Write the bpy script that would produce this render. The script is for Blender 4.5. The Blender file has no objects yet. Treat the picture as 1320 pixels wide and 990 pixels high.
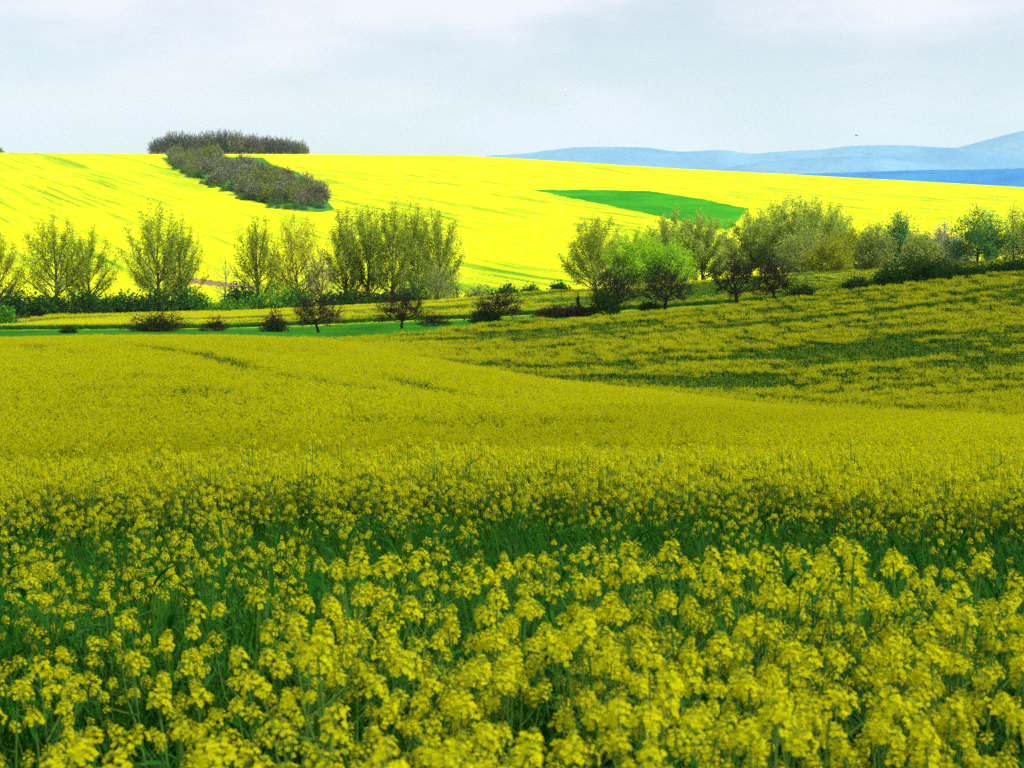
import bpy, math, random
import numpy as np
from mathutils import Vector, Matrix, Euler

R = math.radians
rng = np.random.default_rng(11)
random.seed(5)
scn = bpy.context.scene
COL = scn.collection

# ------------------------------------------------------------------ camera, sky, sun, exposure
FPX, CX, CY, PITCH = 1917.0, 660.0, 495.0, R(7.58)
cam_data = bpy.data.cameras.new('camera')
cam = bpy.data.objects.new('camera', cam_data)
COL.objects.link(cam)
cam.location = (0, 0, 0)
cam.rotation_euler = (math.pi / 2 - PITCH, 0, 0)
cam_data.sensor_width = 36
cam_data.lens = 36 * FPX / 1320
cam_data.clip_start = 0.05
cam_data.clip_end = 60000
cam_data.dof.use_dof = True
cam_data.dof.focus_distance = 26
cam_data.dof.aperture_fstop = 7.5
scn.camera = cam

SUN_EL, SUN_AZ = R(48), R(112)          # azimuth from +Y (view) towards +X (right)
SUN_DIR = Vector((math.cos(SUN_EL) * math.sin(SUN_AZ), math.cos(SUN_EL) * math.cos(SUN_AZ), math.sin(SUN_EL)))
sun_data = bpy.data.lights.new('sun', 'SUN')
sun_data.energy = 4.8
sun_data.angle = R(0.5)
sun_data.color = (1.0, 0.95, 0.86)
sun = bpy.data.objects.new('sun', sun_data)
COL.objects.link(sun)
sun.rotation_euler = SUN_DIR.to_track_quat('Z', 'Y').to_euler()

world = bpy.data.worlds.new('World')
scn.world = world
world.use_nodes = True
wt = world.node_tree
wt.nodes.clear()
wout = wt.nodes.new('ShaderNodeOutputWorld')
wbg = wt.nodes.new('ShaderNodeBackground')
wbg.inputs['Strength'].default_value = 0.094
sky = wt.nodes.new('ShaderNodeTexSky')
sky.sky_type = 'NISHITA'
sky.sun_disc = False
sky.sun_elevation = SUN_EL
sky.sun_rotation = SUN_AZ
sky.altitude = 200
sky.air_density = 1.0
sky.dust_density = 0.3
sky.ozone_density = 2.0
wtc = wt.nodes.new('ShaderNodeTexCoord')
wmap = wt.nodes.new('ShaderNodeMapping')
wmap.inputs['Scale'].default_value = (4.0, 4.0, 13.0)
wmap.inputs['Location'].default_value = (1.15, 0.2, 0.75)
wn = wt.nodes.new('ShaderNodeTexNoise')
wn.inputs['Scale'].default_value = 1.0
wn.inputs['Detail'].default_value = 6
wn.inputs['Roughness'].default_value = 0.55
wr = wt.nodes.new('ShaderNodeMapRange')
wr.interpolation_type = 'SMOOTHSTEP'
wr.inputs['From Min'].default_value = 0.40
wr.inputs['From Max'].default_value = 0.64
wr.inputs['To Min'].default_value = 0.46
wr.inputs['To Max'].default_value = 1.0
wmix = wt.nodes.new('ShaderNodeMix')
wmix.data_type = 'RGBA'
wmix.inputs[7].default_value = (7.35, 7.35, 7.85, 1)      # thin cloud veil, in the sky's own units
L = wt.links.new
L(wtc.outputs['Generated'], wmap.inputs['Vector'])
L(wmap.outputs[0], wn.inputs['Vector'])
L(wn.outputs['Fac'], wr.inputs['Value'])
L(wr.outputs[0], wmix.inputs[0])
L(sky.outputs[0], wmix.inputs[6])
L(wmix.outputs[2], wbg.inputs['Color'])
L(wbg.outputs[0], wout.inputs['Surface'])

scn.view_settings.view_transform = 'Standard'
scn.view_settings.look = 'None'
scn.view_settings.exposure = 0.42
scn.view_settings.gamma = 1
scn.cycles.max_bounces = 6
scn.cycles.diffuse_bounces = 3
scn.cycles.transmission_bounces = 3
scn.cycles.transparent_max_bounces = 6
scn.cycles.volume_bounces = 1
scn.cycles.use_denoising = False
scn.cycles.denoiser = 'OPENIMAGEDENOISE'
scn.cycles.denoising_input_passes = 'RGB_ALBEDO_NORMAL'
scn.cycles.denoising_prefilter = 'ACCURATE'

# ------------------------------------------------------------------ helpers
def tag(o, label=None, cat=None, group=None, kind=None):
    if label: o['label'] = label
    if cat: o['category'] = cat
    if group: o['group'] = group
    if kind: o['kind'] = kind
    return o

def empty(name, loc, rz=0.0):
    o = bpy.data.objects.new(name, None)
    COL.objects.link(o)
    o.location = loc
    o.rotation_euler = (0, 0, rz)
    o.empty_display_size = 0.2
    return o

def np_mesh(name, V, F, mats, midx=None, smooth=False):
    """V (n,3); F (m,k) array or list of such arrays"""
    me = bpy.data.meshes.new(name)
    Fs = F if isinstance(F, list) else [F]
    Fs = [f for f in Fs if len(f)]
    V = np.asarray(V, dtype=np.float32)
    me.vertices.add(len(V))
    me.vertices.foreach_set('co', V.ravel())
    nl = sum(f.size for f in Fs)
    npoly = sum(len(f) for f in Fs)
    me.loops.add(nl)
    me.loops.foreach_set('vertex_index', np.concatenate([f.ravel() for f in Fs]).astype(np.int32))
    me.polygons.add(npoly)
    starts, s = [], 0
    for f in Fs:
        k = f.shape[1]
        starts.append(s + np.arange(len(f)) * k)
        s += f.size
    me.polygons.foreach_set('loop_start', np.concatenate(starts).astype(np.int32))
    if midx is not None:
        me.polygons.foreach_set('material_index', np.asarray(midx, dtype=np.int32))
    if smooth:
        me.polygons.foreach_set('use_smooth', np.ones(npoly, dtype=bool))
    me.update(calc_edges=True)
    for m in mats: me.materials.append(m)
    return me

def link(name, me, parent=None, loc=None):
    o = bpy.data.objects.new(name, me)
    COL.objects.link(o)
    if parent is not None: o.parent = parent
    if loc is not None: o.location = loc
    return o

def slope(u, v):
    x = (np.asarray(u, float) - CX) / FPX
    yv = -(np.asarray(v, float) - CY) / FPX
    cp, sp = math.cos(PITCH), math.sin(PITCH)
    dy = cp + yv * sp
    dz = -sp + yv * cp
    return dz / np.hypot(x, dy)

def theta_of(u, v):
    x = (u - CX) / FPX
    dy = math.cos(PITCH) - (v - CY) / FPX * math.sin(PITCH)
    return math.atan2(x, dy)

def u_of_theta(th):
    return CX + FPX * 0.992 * np.tan(np.clip(th, -1.0, 1.0))

def hash2(ix, iy, s):
    h = (ix * 374761393 + iy * 668265263 + s * 2246822519) & 0xffffffff
    h = ((h ^ (h >> 13)) * 1274126177) & 0xffffffff
    return ((h ^ (h >> 16)) & 0xffffff) / float(0xffffff)

def vnoise(x, y, s=0):
    x = np.asarray(x, float); y = np.asarray(y, float)
    ix = np.floor(x).astype(np.int64); iy = np.floor(y).astype(np.int64)
    fx = x - ix; fy = y - iy
    fx = fx * fx * (3 - 2 * fx); fy = fy * fy * (3 - 2 * fy)
    a = hash2(ix, iy, s); b = hash2(ix + 1, iy, s); c = hash2(ix, iy + 1, s); d = hash2(ix + 1, iy + 1, s)
    return (a * (1 - fx) + b * fx) * (1 - fy) + (c * (1 - fx) + d * fx) * fy

def fbm(x, y, s=0, o=3):
    r, a, t = 0, 1.0, 0
    for k in range(o):
        r = r + a * vnoise(x * 2 ** k, y * 2 ** k, s + 17 * k); t += a; a *= 0.5
    return r / t

def sstep(a, b, x):
    t = np.clip((x - a) / (b - a), 0, 1)
    return t * t * (3 - 2 * t)

# ------------------------------------------------------------------ materials
def mat(name, c1, c2=None, rough=0.8, trans=0.0, tcol=None, spec=0.02, mode='island', scale=1.0, bump=0.0, bscale=1.0, attr=None, c3=None):
    m = bpy.data.materials.new(name)
    m.use_nodes = True
    nt = m.node_tree
    N, LK = nt.nodes, nt.links.new
    bs = N['Principled BSDF']
    out = N['Material Output']
    bs.inputs['Roughness'].default_value = rough
    bs.inputs['Specular IOR Level'].default_value = spec
    col = None
    if c2 is None:
        bs.inputs['Base Color'].default_value = (*c1, 1)
    else:
        mx = N.new('ShaderNodeMix'); mx.data_type = 'RGBA'
        mx.inputs[6].default_value = (*c1, 1); mx.inputs[7].default_value = (*c2, 1)
        if mode == 'island':
            g = N.new('ShaderNodeNewGeometry')
            LK(g.outputs['Random Per Island'], mx.inputs[0])
        else:
            tc = N.new('ShaderNodeTexCoord')
            n = N.new('ShaderNodeTexNoise'); n.inputs['Scale'].default_value = scale; n.inputs['Detail'].default_value = 8
            n.inputs['Roughness'].default_value = 0.65
            LK(tc.outputs['Object'], n.inputs['Vector'])
            mr = N.new('ShaderNodeMapRange'); mr.inputs['From Min'].default_value = 0.35; mr.inputs['From Max'].default_value = 0.65
            LK(n.outputs['Fac'], mr.inputs['Value'])
            LK(mr.outputs[0], mx.inputs[0])
        col = mx.outputs[2]
        if attr:
            at = N.new('ShaderNodeAttribute'); at.attribute_name = attr
            m2 = N.new('ShaderNodeMix'); m2.data_type = 'RGBA'
            LK(at.outputs['Fac'], m2.inputs[0]); LK(col, m2.inputs[6]); m2.inputs[7].default_value = (*c3, 1)
            col = m2.outputs[2]
        LK(col, bs.inputs['Base Color'])
    if bump:
        tc = N.new('ShaderNodeTexCoord')
        n = N.new('ShaderNodeTexNoise'); n.inputs['Scale'].default_value = bscale; n.inputs['Detail'].default_value = 4
        LK(tc.outputs['Object'], n.inputs['Vector'])
        b = N.new('ShaderNodeBump'); b.inputs['Strength'].default_value = 1.0; b.inputs['Distance'].default_value = bump
        LK(n.outputs['Fac'], b.inputs['Height']); LK(b.outputs[0], bs.inputs['Normal'])
    if trans:
        tr = N.new('ShaderNodeBsdfTranslucent')
        if tcol is not None: tr.inputs['Color'].default_value = (*tcol, 1)
        elif col is not None: LK(col, tr.inputs['Color'])
        else: tr.inputs['Color'].default_value = (*c1, 1)
        ms = N.new('ShaderNodeMixShader'); ms.inputs[0].default_value = trans
        LK(bs.outputs[0], ms.inputs[1]); LK(tr.outputs[0], ms.inputs[2]); LK(ms.outputs[0], out.inputs['Surface'])
    return m

M = {}
M['petal'] = mat('rapeseed_petal', (0.78, 0.75, 0.001), (0.66, 0.67, 0.001), rough=0.7, trans=0.35)
M['bud'] = mat('rapeseed_bud', (0.42, 0.46, 0.02), (0.25, 0.36, 0.02), trans=0.2)
M['stem'] = mat('rapeseed_stem', (0.07, 0.19, 0.025), (0.11, 0.24, 0.03), rough=0.6)
M['leaf'] = mat('rapeseed_leaf', (0.008, 0.10, 0.002), (0.03, 0.19, 0.010), rough=0.5, trans=0.25, spec=0.06)
M['blade'] = mat('grass_blade', (0.008, 0.07, 0.0005), (0.03, 0.15, 0.002), rough=0.45, trans=0.25, spec=0.08)
M['soil'] = mat('field_soil', (0.010, 0.045, 0.002), (0.025, 0.08, 0.003), mode='noise', scale=0.8, bump=0.15, bscale=1.5)
M['grass'] = mat('meadow_grass', (0.016, 0.13, 0.001), (0.05, 0.25, 0.002), mode='noise', scale=0.12, bump=0.1, bscale=2.0)
M['valleyfield'] = mat('valley_crop', (0.45, 0.46, 0.006), (0.22, 0.32, 0.008), mode='noise', scale=0.6, bump=0.3, bscale=1.0)
M['floor'] = mat('valley_floor', (0.05, 0.12, 0.02), (0.09, 0.14, 0.03), mode='noise', scale=0.2, bump=0.2, bscale=0.6)
M['plough'] = mat('ploughed_earth', (0.17, 0.10, 0.05), (0.32, 0.20, 0.11), mode='noise', scale=0.5, bump=0.2, bscale=0.8)
M['hill'] = mat('hillside_rapeseed', (0.68, 0.66, 0.0005), (0.40, 0.50, 0.0005), mode='noise', scale=0.42, bump=0.35, bscale=0.6, attr='thin', c3=(0.10, 0.28, 0.001))
M['wheat'] = mat('young_wheat', (0.010, 0.19, 0.001), (0.05, 0.31, 0.002), mode='noise', scale=0.03, bump=0.05, bscale=1.0)
M['woodfloor'] = mat('wood_grass', (0.03, 0.16, 0.03), (0.08, 0.24, 0.015), mode='noise', scale=0.15, bump=0.4, bscale=0.4)
M['plain'] = mat('distant_plain', (0.04, 0.10, 0.07), (0.09, 0.17, 0.06), mode='noise', scale=0.004)
M['hazehill'] = mat('haze_tinted_hill', (0.09, 0.24, 0.38), (0.17, 0.33, 0.45), mode='noise', scale=0.0016, bump=8, bscale=0.02)  # blue of the distant haze painted into the hills' base colour
M['hazehill_near'] = mat('haze_tinted_ridge', (0.015, 0.13, 0.40), (0.03, 0.22, 0.42), mode='noise', scale=0.004, bump=6, bscale=0.03)  # nearer ridge: deeper haze blue, also painted into the base colour
M['bark'] = mat('bark', (0.06, 0.055, 0.035), (0.10, 0.09, 0.06), mode='noise', scale=2.0)
M['bark_dark'] = mat('bark_dark', (0.030, 0.026, 0.018), (0.05, 0.04, 0.028), mode='noise', scale=2.0)
M['bark_pale'] = mat('bark_pale', (0.20, 0.18, 0.13), (0.30, 0.28, 0.20), mode='noise', scale=2.0)
LEAF = {
    'softolive': ((0.32, 0.43, 0.05), (0.46, 0.58, 0.08)),
    'olive': ((0.19, 0.29, 0.010), (0.31, 0.42, 0.015)),
    'oliveyellow': ((0.27, 0.31, 0.008), (0.38, 0.42, 0.012)),
    'dusk': ((0.24, 0.35, 0.022), (0.37, 0.47, 0.034)),
    'willow': ((0.28, 0.56, 0.012), (0.46, 0.70, 0.02)),
    'dark': ((0.014, 0.075, 0.008), (0.04, 0.13, 0.012)),
    'mid': ((0.03, 0.14, 0.015), (0.07, 0.22, 0.02)),
    'bright': ((0.06, 0.27, 0.010), (0.15, 0.40, 0.015)),
    'teal': ((0.06, 0.25, 0.06), (0.15, 0.38, 0.07)),
    'brown': ((0.075, 0.05, 0.02), (0.13, 0.085, 0.03)),
    'darkbrown': ((0.045, 0.035, 0.014), (0.08, 0.065, 0.02)),
    'greybrown': ((0.30, 0.33, 0.20), (0.43, 0.44, 0.28)),
    'greyblue': ((0.15, 0.20, 0.25), (0.24, 0.29, 0.33)),  # hilltop grove: blue-grey of distance haze mixed into the foliage colour
    'rust': ((0.22, 0.09, 0.02), (0.30, 0.13, 0.03)),
    'sage': ((0.27, 0.36, 0.06), (0.38, 0.46, 0.08)),
}
for k, (a, b) in LEAF.items():
    M['l_' + k] = mat('foliage_' + k, a, b, rough=0.7, trans=0.45)

# ------------------------------------------------------------------ terrain
US = np.linspace(-420, 1740, 217)
def T(pairs):
    p = np.array(pairs, float)
    return np.interp(US, p[:, 0], p[:, 1])
H_CROP = 0.9
dF = T([(0, 125), (300, 128), (440, 128), (560, 120), (700, 106), (860, 94), (1000, 86), (1320, 76)])
vF = T([(0, 439), (300, 438), (440, 449), (560, 464), (700, 489), (860, 506), (1000, 526), (1320, 540)])
dC = T([(0, 150), (300, 152), (440, 158), (660, 168), (880, 172), (1100, 174), (1320, 176)])
vC = T([(0, 434), (150, 430), (300, 430), (440, 434), (540, 426), (660, 417), (800, 407), (880, 399), (1000, 388), (1100, 376), (1200, 366), (1320, 356), (1500, 342)])
vV = vF + T([(0, -1), (440, -3), (560, 1), (700, 3), (860, 1), (1000, -2), (1320, -4)])
vG1 = vC + T([(0, 0), (440, 0), (700, 2), (1320, 4)])
vG2 = T([(0, 425), (173, 424), (300, 423), (440, 417), (600, 411), (700, 405), (800, 400), (950, 391), (1100, 377), (1320, 354), (1500, 340)])
dN = T([(0, 262), (440, 250), (700, 240), (1320, 232)])
vN = T([(-100, 428), (0, 420), (67, 408), (173, 405), (333, 400), (440, 395), (590, 386), (700, 376), (889, 362), (950, 357), (1024, 352), (1130, 346), (1320, 333), (1500, 322)])
vX = T([(0, 404), (180, 402), (330, 401), (440, 398), (590, 397), (700, 388), (1320, 345), (1500, 332)])
v310 = T([(0, 399), (180, 396), (440, 391), (590, 386), (700, 383), (1320, 342), (1500, 330)])
vH = T([(-400, 197), (0, 197), (200, 199), (400, 199), (600, 201), (660, 204), (800, 213), (880, 218), (1000, 224), (1100, 229.5), (1200, 235), (1320, 242), (1500, 250), (1700, 255)])
zz = lambda d, v, h: slope(US, v) * d - h
one = np.ones_like(US)
z310 = zz(310, v310, 0.0)
z900 = zz(900, vH, 0.0)
prof = [
    (0.3 * one, -1.75 * one), (2.7 * one, -2.0 * one), (5 * one, -2.2 * one), (9.5 * one, -3.03 * one), (18 * one, -4.2 * one), (26 * one, -6.5 * one),
    (45 * one, zz(45, 584, H_CROP)),
    (45 + (dF - 45) * 0.4, slope(US, 584 + (vF - 584) * (0.66 - 0.06 * sstep(300, 900, US))) * (45 + (dF - 45) * 0.4) - H_CROP),
    (dF, zz(dF, vF, H_CROP)),
    (dF + 0.25 * (dC - dF), zz(dF + 0.25 * (dC - dF), vV + 0.25 * (vC - vF) * (US < 440), H_CROP)),
    (dC, zz(dC, vC + 1.5 - 1.8 * sstep(600, 760, US), 1.15 - .2 * sstep(600, 760, US))),
    (172 * one + 8 * (US > 700), zz(172 * one + 8 * (US > 700), vC - 0.5, 0)), (190 * one, zz(190, vC + .35 * (vG2 - vC), 0)),
    (206 * one, zz(206, vG2, 0.0)),
    (dN, zz(dN, vN, 0.7)),
    (275 * one, zz(275, vX, 0)),
    (310 * one, z310),
    (520 * one, z310 + (z900 - z310) * 0.37),
    (700 * one, z310 + (z900 - z310) * 0.70),
    (900 * one, z900),
    (1000 * one, z900 - 1.5), (1500 * one, -40 * one), (3000 * one, -60 * one), (13000 * one, -60 * one)]
PD = np.array([p[0] for p in prof]).T
PZ = np.array([p[1] for p in prof]).T

def pchip(x, y, xq):
    h = np.diff(x); dl = np.diff(y) / h
    m = np.zeros_like(y)
    m[0], m[-1] = dl[0], dl[-1]
    for i in range(1, len(x) - 1):
        if dl[i - 1] * dl[i] <= 0: m[i] = 0
        else:
            w1, w2 = 2 * h[i] + h[i - 1], h[i] + 2 * h[i - 1]
            m[i] = (w1 + w2) / (w1 / dl[i - 1] + w2 / dl[i])
    k = np.clip(np.searchsorted(x, xq) - 1, 0, len(h) - 1)
    t = (xq - x[k]) / h[k]
    h00 = (1 + 2 * t) * (1 - t) ** 2; h10 = t * (1 - t) ** 2; h01 = t * t * (3 - 2 * t); h11 = t * t * (t - 1)
    return h00 * y[k] + h10 * h[k] * m[k] + h01 * y[k + 1] + h11 * h[k] * m[k + 1]

LD = np.linspace(math.log(0.3), math.log(13000), 1600)
HG = np.array([pchip(PD[i], PZ[i], np.exp(LD)) for i in range(len(US))])
ker = np.array([1, 2, 3, 2, 1.0]); ker /= ker.sum()
HGp = np.vstack([HG[:1], HG[:1], HG, HG[-1:], HG[-1:]])
HG = sum(ker[k] * HGp[k:k + len(US)] for k in range(5))

def height(x, y):
    d = np.clip(np.hypot(x, y), 0.31, 12999)
    th = np.arctan2(x, y)
    u = np.clip(u_of_theta(th), US[0], US[-1])
    u = np.where(np.abs(th) > 1.0, np.where(th > 0, US[-1], US[0]), u)
    fu = (u - US[0]) / (US[1] - US[0]); iu = np.clip(fu.astype(int), 0, len(US) - 2); fu = fu - iu
    fd = (np.log(d) - LD[0]) / (LD[1] - LD[0]); idd = np.clip(fd.astype(int), 0, len(LD) - 2); fd = fd - idd
    z = (HG[iu, idd] * (1 - fd) + HG[iu, idd + 1] * fd) * (1 - fu) + (HG[iu + 1, idd] * (1 - fd) + HG[iu + 1, idd + 1] * fd) * fu
    amp = sstep(20, 60, d) * 0.25 * (1 - sstep(280, 330, d)) + 0.5 * sstep(320, 500, d) * (1 - sstep(800, 880, d))
    return z + amp * (fbm(x / 14, y / 14, 5, 2) - 0.5) + 0.06 * (vnoise(x / 0.9, y / 0.9, 3) - 0.5)

def hz(x, y):
    return float(height(np.array([x], float), np.array([y], float))[0])

def pos(u, d, v=400):
    th = theta_of(u, v)
    return d * math.sin(th), d * math.cos(th)

def hit(u, v, d0=30, d1=1500):
    th = theta_of(u, v); s = float(slope(u, v))
    ds = np.exp(np.linspace(math.log(d0), math.log(d1), 3000))
    z = height(ds * math.sin(th), ds * math.cos(th))
    k = np.nonzero(z >= s * ds)[0]
    d = ds[k[0]] if len(k) else d1
    return d * math.sin(th), d * math.cos(th), d

def inpoly(x, y, P):
    P = np.asarray(P); c = np.zeros(x.shape, bool); n = len(P); j = n - 1
    for i in range(n):
        xi, yi, xj, yj = P[i, 0], P[i, 1], P[j, 0], P[j, 1]
        cond = ((yi > y) != (yj > y)) & (x < (xj - xi) * (y - yi) / (yj - yi + 1e-12) + xi)
        c ^= cond; j = i
    return c

th_f = np.linspace(-R(25), R(25), 1200)
th_c = np.concatenate([np.linspace(-math.pi, -R(26), 60), th_f, np.linspace(R(26), math.pi, 60)])
dd = np.concatenate([np.exp(np.linspace(math.log(0.3), math.log(40), 60, endpoint=False)), np.linspace(40, 300, 230, endpoint=False), np.linspace(300, 930, 300, endpoint=False), np.exp(np.linspace(math.log(930), math.log(13000), 45))])
TH, DD = np.meshgrid(th_c, dd)
X = DD * np.sin(TH); Y = DD * np.cos(TH)
Z = height(X.ravel(), Y.ravel()).reshape(X.shape)
nr, nc = X.shape
V_all = np.stack([X.ravel(), Y.ravel(), Z.ravel()], 1)
idx = np.arange(nr * nc).reshape(nr, nc)
F_all = np.stack([idx[:-1, :-1], idx[:-1, 1:], idx[1:, 1:], idx[1:, :-1]], -1).reshape(-1, 4)[:, ::-1]
cxy = V_all[F_all].mean(1)
cd = np.hypot(cxy[:, 0], cxy[:, 1]); cth = np.arctan2(cxy[:, 0], cxy[:, 1])
cu = np.clip(u_of_theta(cth), US[0], US[-1])
cls = np.full(len(F_all), 0)
fC = np.interp(cu, US, dC); fN = np.interp(cu, US, dN)
cls[cd > fC + 4] = 1
cls[cd > 206 - 2] = 2
cls[cd > fN + 3] = 3
cls[cd > 300] = 4
P_w = [hit(*p)[:2] for p in [(683, 244.5), (760, 245), (838, 246.5), (900, 256), (966, 269), (940, 297), (905, 292), (850, 279), (780, 264)]]
cls[(cls == 4) & inpoly(cxy[:, 0] + 2.2 * (fbm(cxy[:, 0] / 3, cxy[:, 1] / 3, 71, 2) - .5), cxy[:, 1] + 6 * (fbm(cxy[:, 0] / 5, cxy[:, 1] / 5, 72, 3) - .5), P_w)] = 5
P_g = [hit(*p)[:2] for p in [(206, 203.5), (232, 217), (262, 233), (300, 249), (340, 263), (375, 271), (412, 274), (432, 270), (424, 262), (421, 246), (400, 236), (385, 222), (350, 212), (338, 203)]]
cls[(cls == 4) & inpoly(cxy[:, 0], cxy[:, 1], P_g)] = 6
P_b = [hit(*p, d0=290)[:2] for p in [(205, 355), (262, 360), (330, 369), (330, 373), (262, 367), (205, 360)]]
cls[(cls == 4) & inpoly(cxy[:, 0], cxy[:, 1], P_b)] = 7
cls[(cls == 3) & (cu < 185) & (cd > fN + 5) & (cd < 290)] = 8
cls[cd > 1000] = 9
names = {0: ('crop_ground', 'soil'), 1: ('grass_strip', 'grass'), 2: ('valley_ground', 'valleyfield'), 3: ('valley_floor_ground', 'floor'), 4: ('hillside_field_ground', 'hill'),
         5: ('green_wheat_ground', 'wheat'), 6: ('wood_floor_ground', 'woodfloor'), 7: ('dirt_path', 'plough'), 8: ('ploughed_ground', 'plough'), 9: ('distant_plain_ground', 'plain')}
# thin patches of the hillside crop: streaks along the drilled rows
def rowdir(a, b):
    p, q = hit(*a), hit(*b)
    v = np.array([q[0] - p[0], q[1] - p[1]]); return v / np.linalg.norm(v)
dirR = rowdir((480, 230), (700, 268)); dirL = rowdir((130, 206), (290, 248))
vx, vy = V_all[:, 0], V_all[:, 1]
def streak(dv, wid, ln, s):
    al = vx * dv[0] + vy * dv[1]; pe = -vx * dv[1] + vy * dv[0]
    return fbm(al / ln, pe / wid, s, 3)
vd = np.hypot(vx, vy); vu = u_of_theta(np.arctan2(vx, vy))
wl = sstep(380, 240, vu)
st = streak(dirR, 3.0, 38, 3) * (1 - wl) + streak(dirL, 2.0, 190, 9) * wl
big = fbm(vx / 60, vy / 90, 21, 2)
thin = .7 * sstep(0.50, 0.74, st) * (0.25 + 0.75 * sstep(0.40, 0.65, big))
st2 = streak(dirR, 1.1, 16, 31) * (1 - wl) + streak(dirL, 1.0, 60, 33) * wl
thin += 0.9 * sstep(0.55, 0.76, st2) * (.35 + .65 * sstep(.35, .6, fbm(vx / 35, vy / 50, 44, 2)))
for (u, v, ru, rv, a) in [(205, 222, 60, 12, 0.38), (270, 234, 50, 14, 0.42), (60, 213, 60, 6, 0.2), (40, 255, 60, 8, .2), (130, 345, 60, 12, 0.45), (30, 330, 40, 10, .4),
                          (650, 352, 60, 8, 0.45), (500, 368, 200, 10, 0.35), (180, 385, 140, 14, 0.5), (410, 240, 10, 8, 0.7), (425, 252, 8, 8, 0.5), (800, 275, 60, 8, .25)]:
    p, q, e = hit(u, v, 300), hit(u + ru, v, 300), hit(u, v + rv, 300)
    rr = ((vx - p[0]) / (abs(q[0] - p[0]) + 1)) ** 2 + ((vd - p[2]) / (abs(e[2] - p[2]) + 3)) ** 2
    thin += a * np.exp(-rr) * (.35 + .65 * sstep(0.35, 0.62, st))
thin = np.clip(thin * .85, 0, 1)
for k, (nm, mk) in names.items():
    sel = F_all[cls == k]
    used, inv = np.unique(sel, return_inverse=True)
    me = np_mesh(nm, V_all[used], inv.reshape(-1, 4), [M[mk]], smooth=True)
    if k == 4:
        a = me.attributes.new('thin', 'FLOAT', 'POINT'); a.data.foreach_set('value', thin[used].astype(np.float32))
    tag(link(nm, me), kind='structure')
del V_all, F_all, cxy, thin, st, st2, big

# distant hills: real ridges, kilometres away
def ridge(name, D, depth, table, m, seed, base=-62):
    us = np.linspace(table[0][0], table[-1][0], 260)
    p = np.array(table, float)
    vv = np.interp(us, p[:, 0], p[:, 1])
    k = np.ones(7) / 7
    vv = np.convolve(np.pad(vv, 3, mode='edge'), k, 'valid')
    th = np.arctan2((us - CX) / FPX, math.cos(PITCH) + (CY - 200) / FPX * math.sin(PITCH))
    top = slope(us, vv) * D
    rows = np.linspace(-1, 1, 41)
    Vs = []
    for t in rows:
        d = D + t * depth
        f = math.cos(t * math.pi / 2) ** 0.8 if abs(t) < 1 else 0
        xx, yy = d * np.sin(th), d * np.cos(th)
        rough = (fbm(xx / 420 + seed, yy / 420, seed, 4) - 0.5) * 1.0 * f * (1 - f) * (top - base) + (fbm(xx / 420 + seed, yy / 420, seed + 3, 3) - .5) * .10 * (1 - f) * (top - base)
        fine = (vnoise(us * 0.9, np.full_like(us, t * 9), seed + 5) - 0.5) * D * 0.0004 * (abs(t) < .05)
        z = base + (top - base) * f + rough + fine
        edge = sstep(0, 0.04, np.linspace(0, 1, len(us))) * sstep(0, 0.02, np.linspace(1, 0, len(us)))
        z = base + (z - base) * edge
        Vs.append(np.stack([d * np.sin(th), d * np.cos(th), z], 1))
    Vs = np.concatenate(Vs); n = len(us)
    ix = np.arange(41 * n).reshape(41, n)
    Fs = np.stack([ix[:-1, :-1], ix[:-1, 1:], ix[1:, 1:], ix[1:, :-1]], -1).reshape(-1, 4)[:, ::-1]
    tag(link(name, np_mesh(name, Vs, Fs, [m], smooth=True)), kind='structure')
ridge('distant_hill', 8000, 900, [(560, 240), (600, 208), (628, 200.5), (665, 199), (700, 195), (728, 191), (750, 189.5), (820, 189.5), (850, 192), (868, 196), (900, 195), (915, 193.5), (943, 193.5), (955, 197), (965, 199), (1000, 196), (1030, 194), (1062, 193), (1085, 189), (1110, 187.5), (1160, 187), (1200, 189.5), (1240, 191), (1290, 199), (1330, 206), (1600, 225)], M['hazehill'], 3)
ridge('foothill', 6000, 700, [(900, 225), (960, 212), (1040, 204), (1100, 201), (1140, 203), (1180, 211), (1230, 220), (1300, 226)], M['hazehill'], 8)
ridge('mountain', 11200, 1500, [(1170, 210), (1210, 197), (1240, 189), (1270, 181), (1300, 173), (1320, 168), (1400, 160), (1600, 158), (1700, 190)], M['hazehill'], 12)
ridge('near_ridge', 3600, 450, [(960, 240), (1000, 227), (1040, 224), (1120, 221.5), (1200, 219), (1260, 218.5), (1320, 217), (1500, 214), (1700, 216)], M['hazehill_near'], 15)

# air: pale haze round the whole scene, below the clouds
def box(name, lo, hi, m):
    x0, y0, z0 = lo; x1, y1, z1 = hi
    V = np.array([(x, y, z) for z in (z0, z1) for y in (y0, y1) for x in (x0, x1)])
    F = np.array([(0, 2, 3, 1), (4, 5, 7, 6), (0, 1, 5, 4), (2, 6, 7, 3), (0, 4, 6, 2), (1, 3, 7, 5)])
    return link(name, np_mesh(name, V, F, [m]))
hm = bpy.data.materials.new('haze'); hm.use_nodes = True
hm.node_tree.nodes.clear()
ho = hm.node_tree.nodes.new('ShaderNodeOutputMaterial')
hv = hm.node_tree.nodes.new('ShaderNodeVolumePrincipled')
hv.inputs['Color'].default_value = (0.62, 0.84, 1.0, 1)
hv.inputs['Density'].default_value = 0.00004
hv.inputs['Anisotropy'].default_value = 0.0
hm.node_tree.links.new(hv.outputs[0], ho.inputs['Volume'])
tag(box('haze', (-13600, -13600, -63.5), (13600, 13600, 480), hm), kind='stuff')

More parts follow.
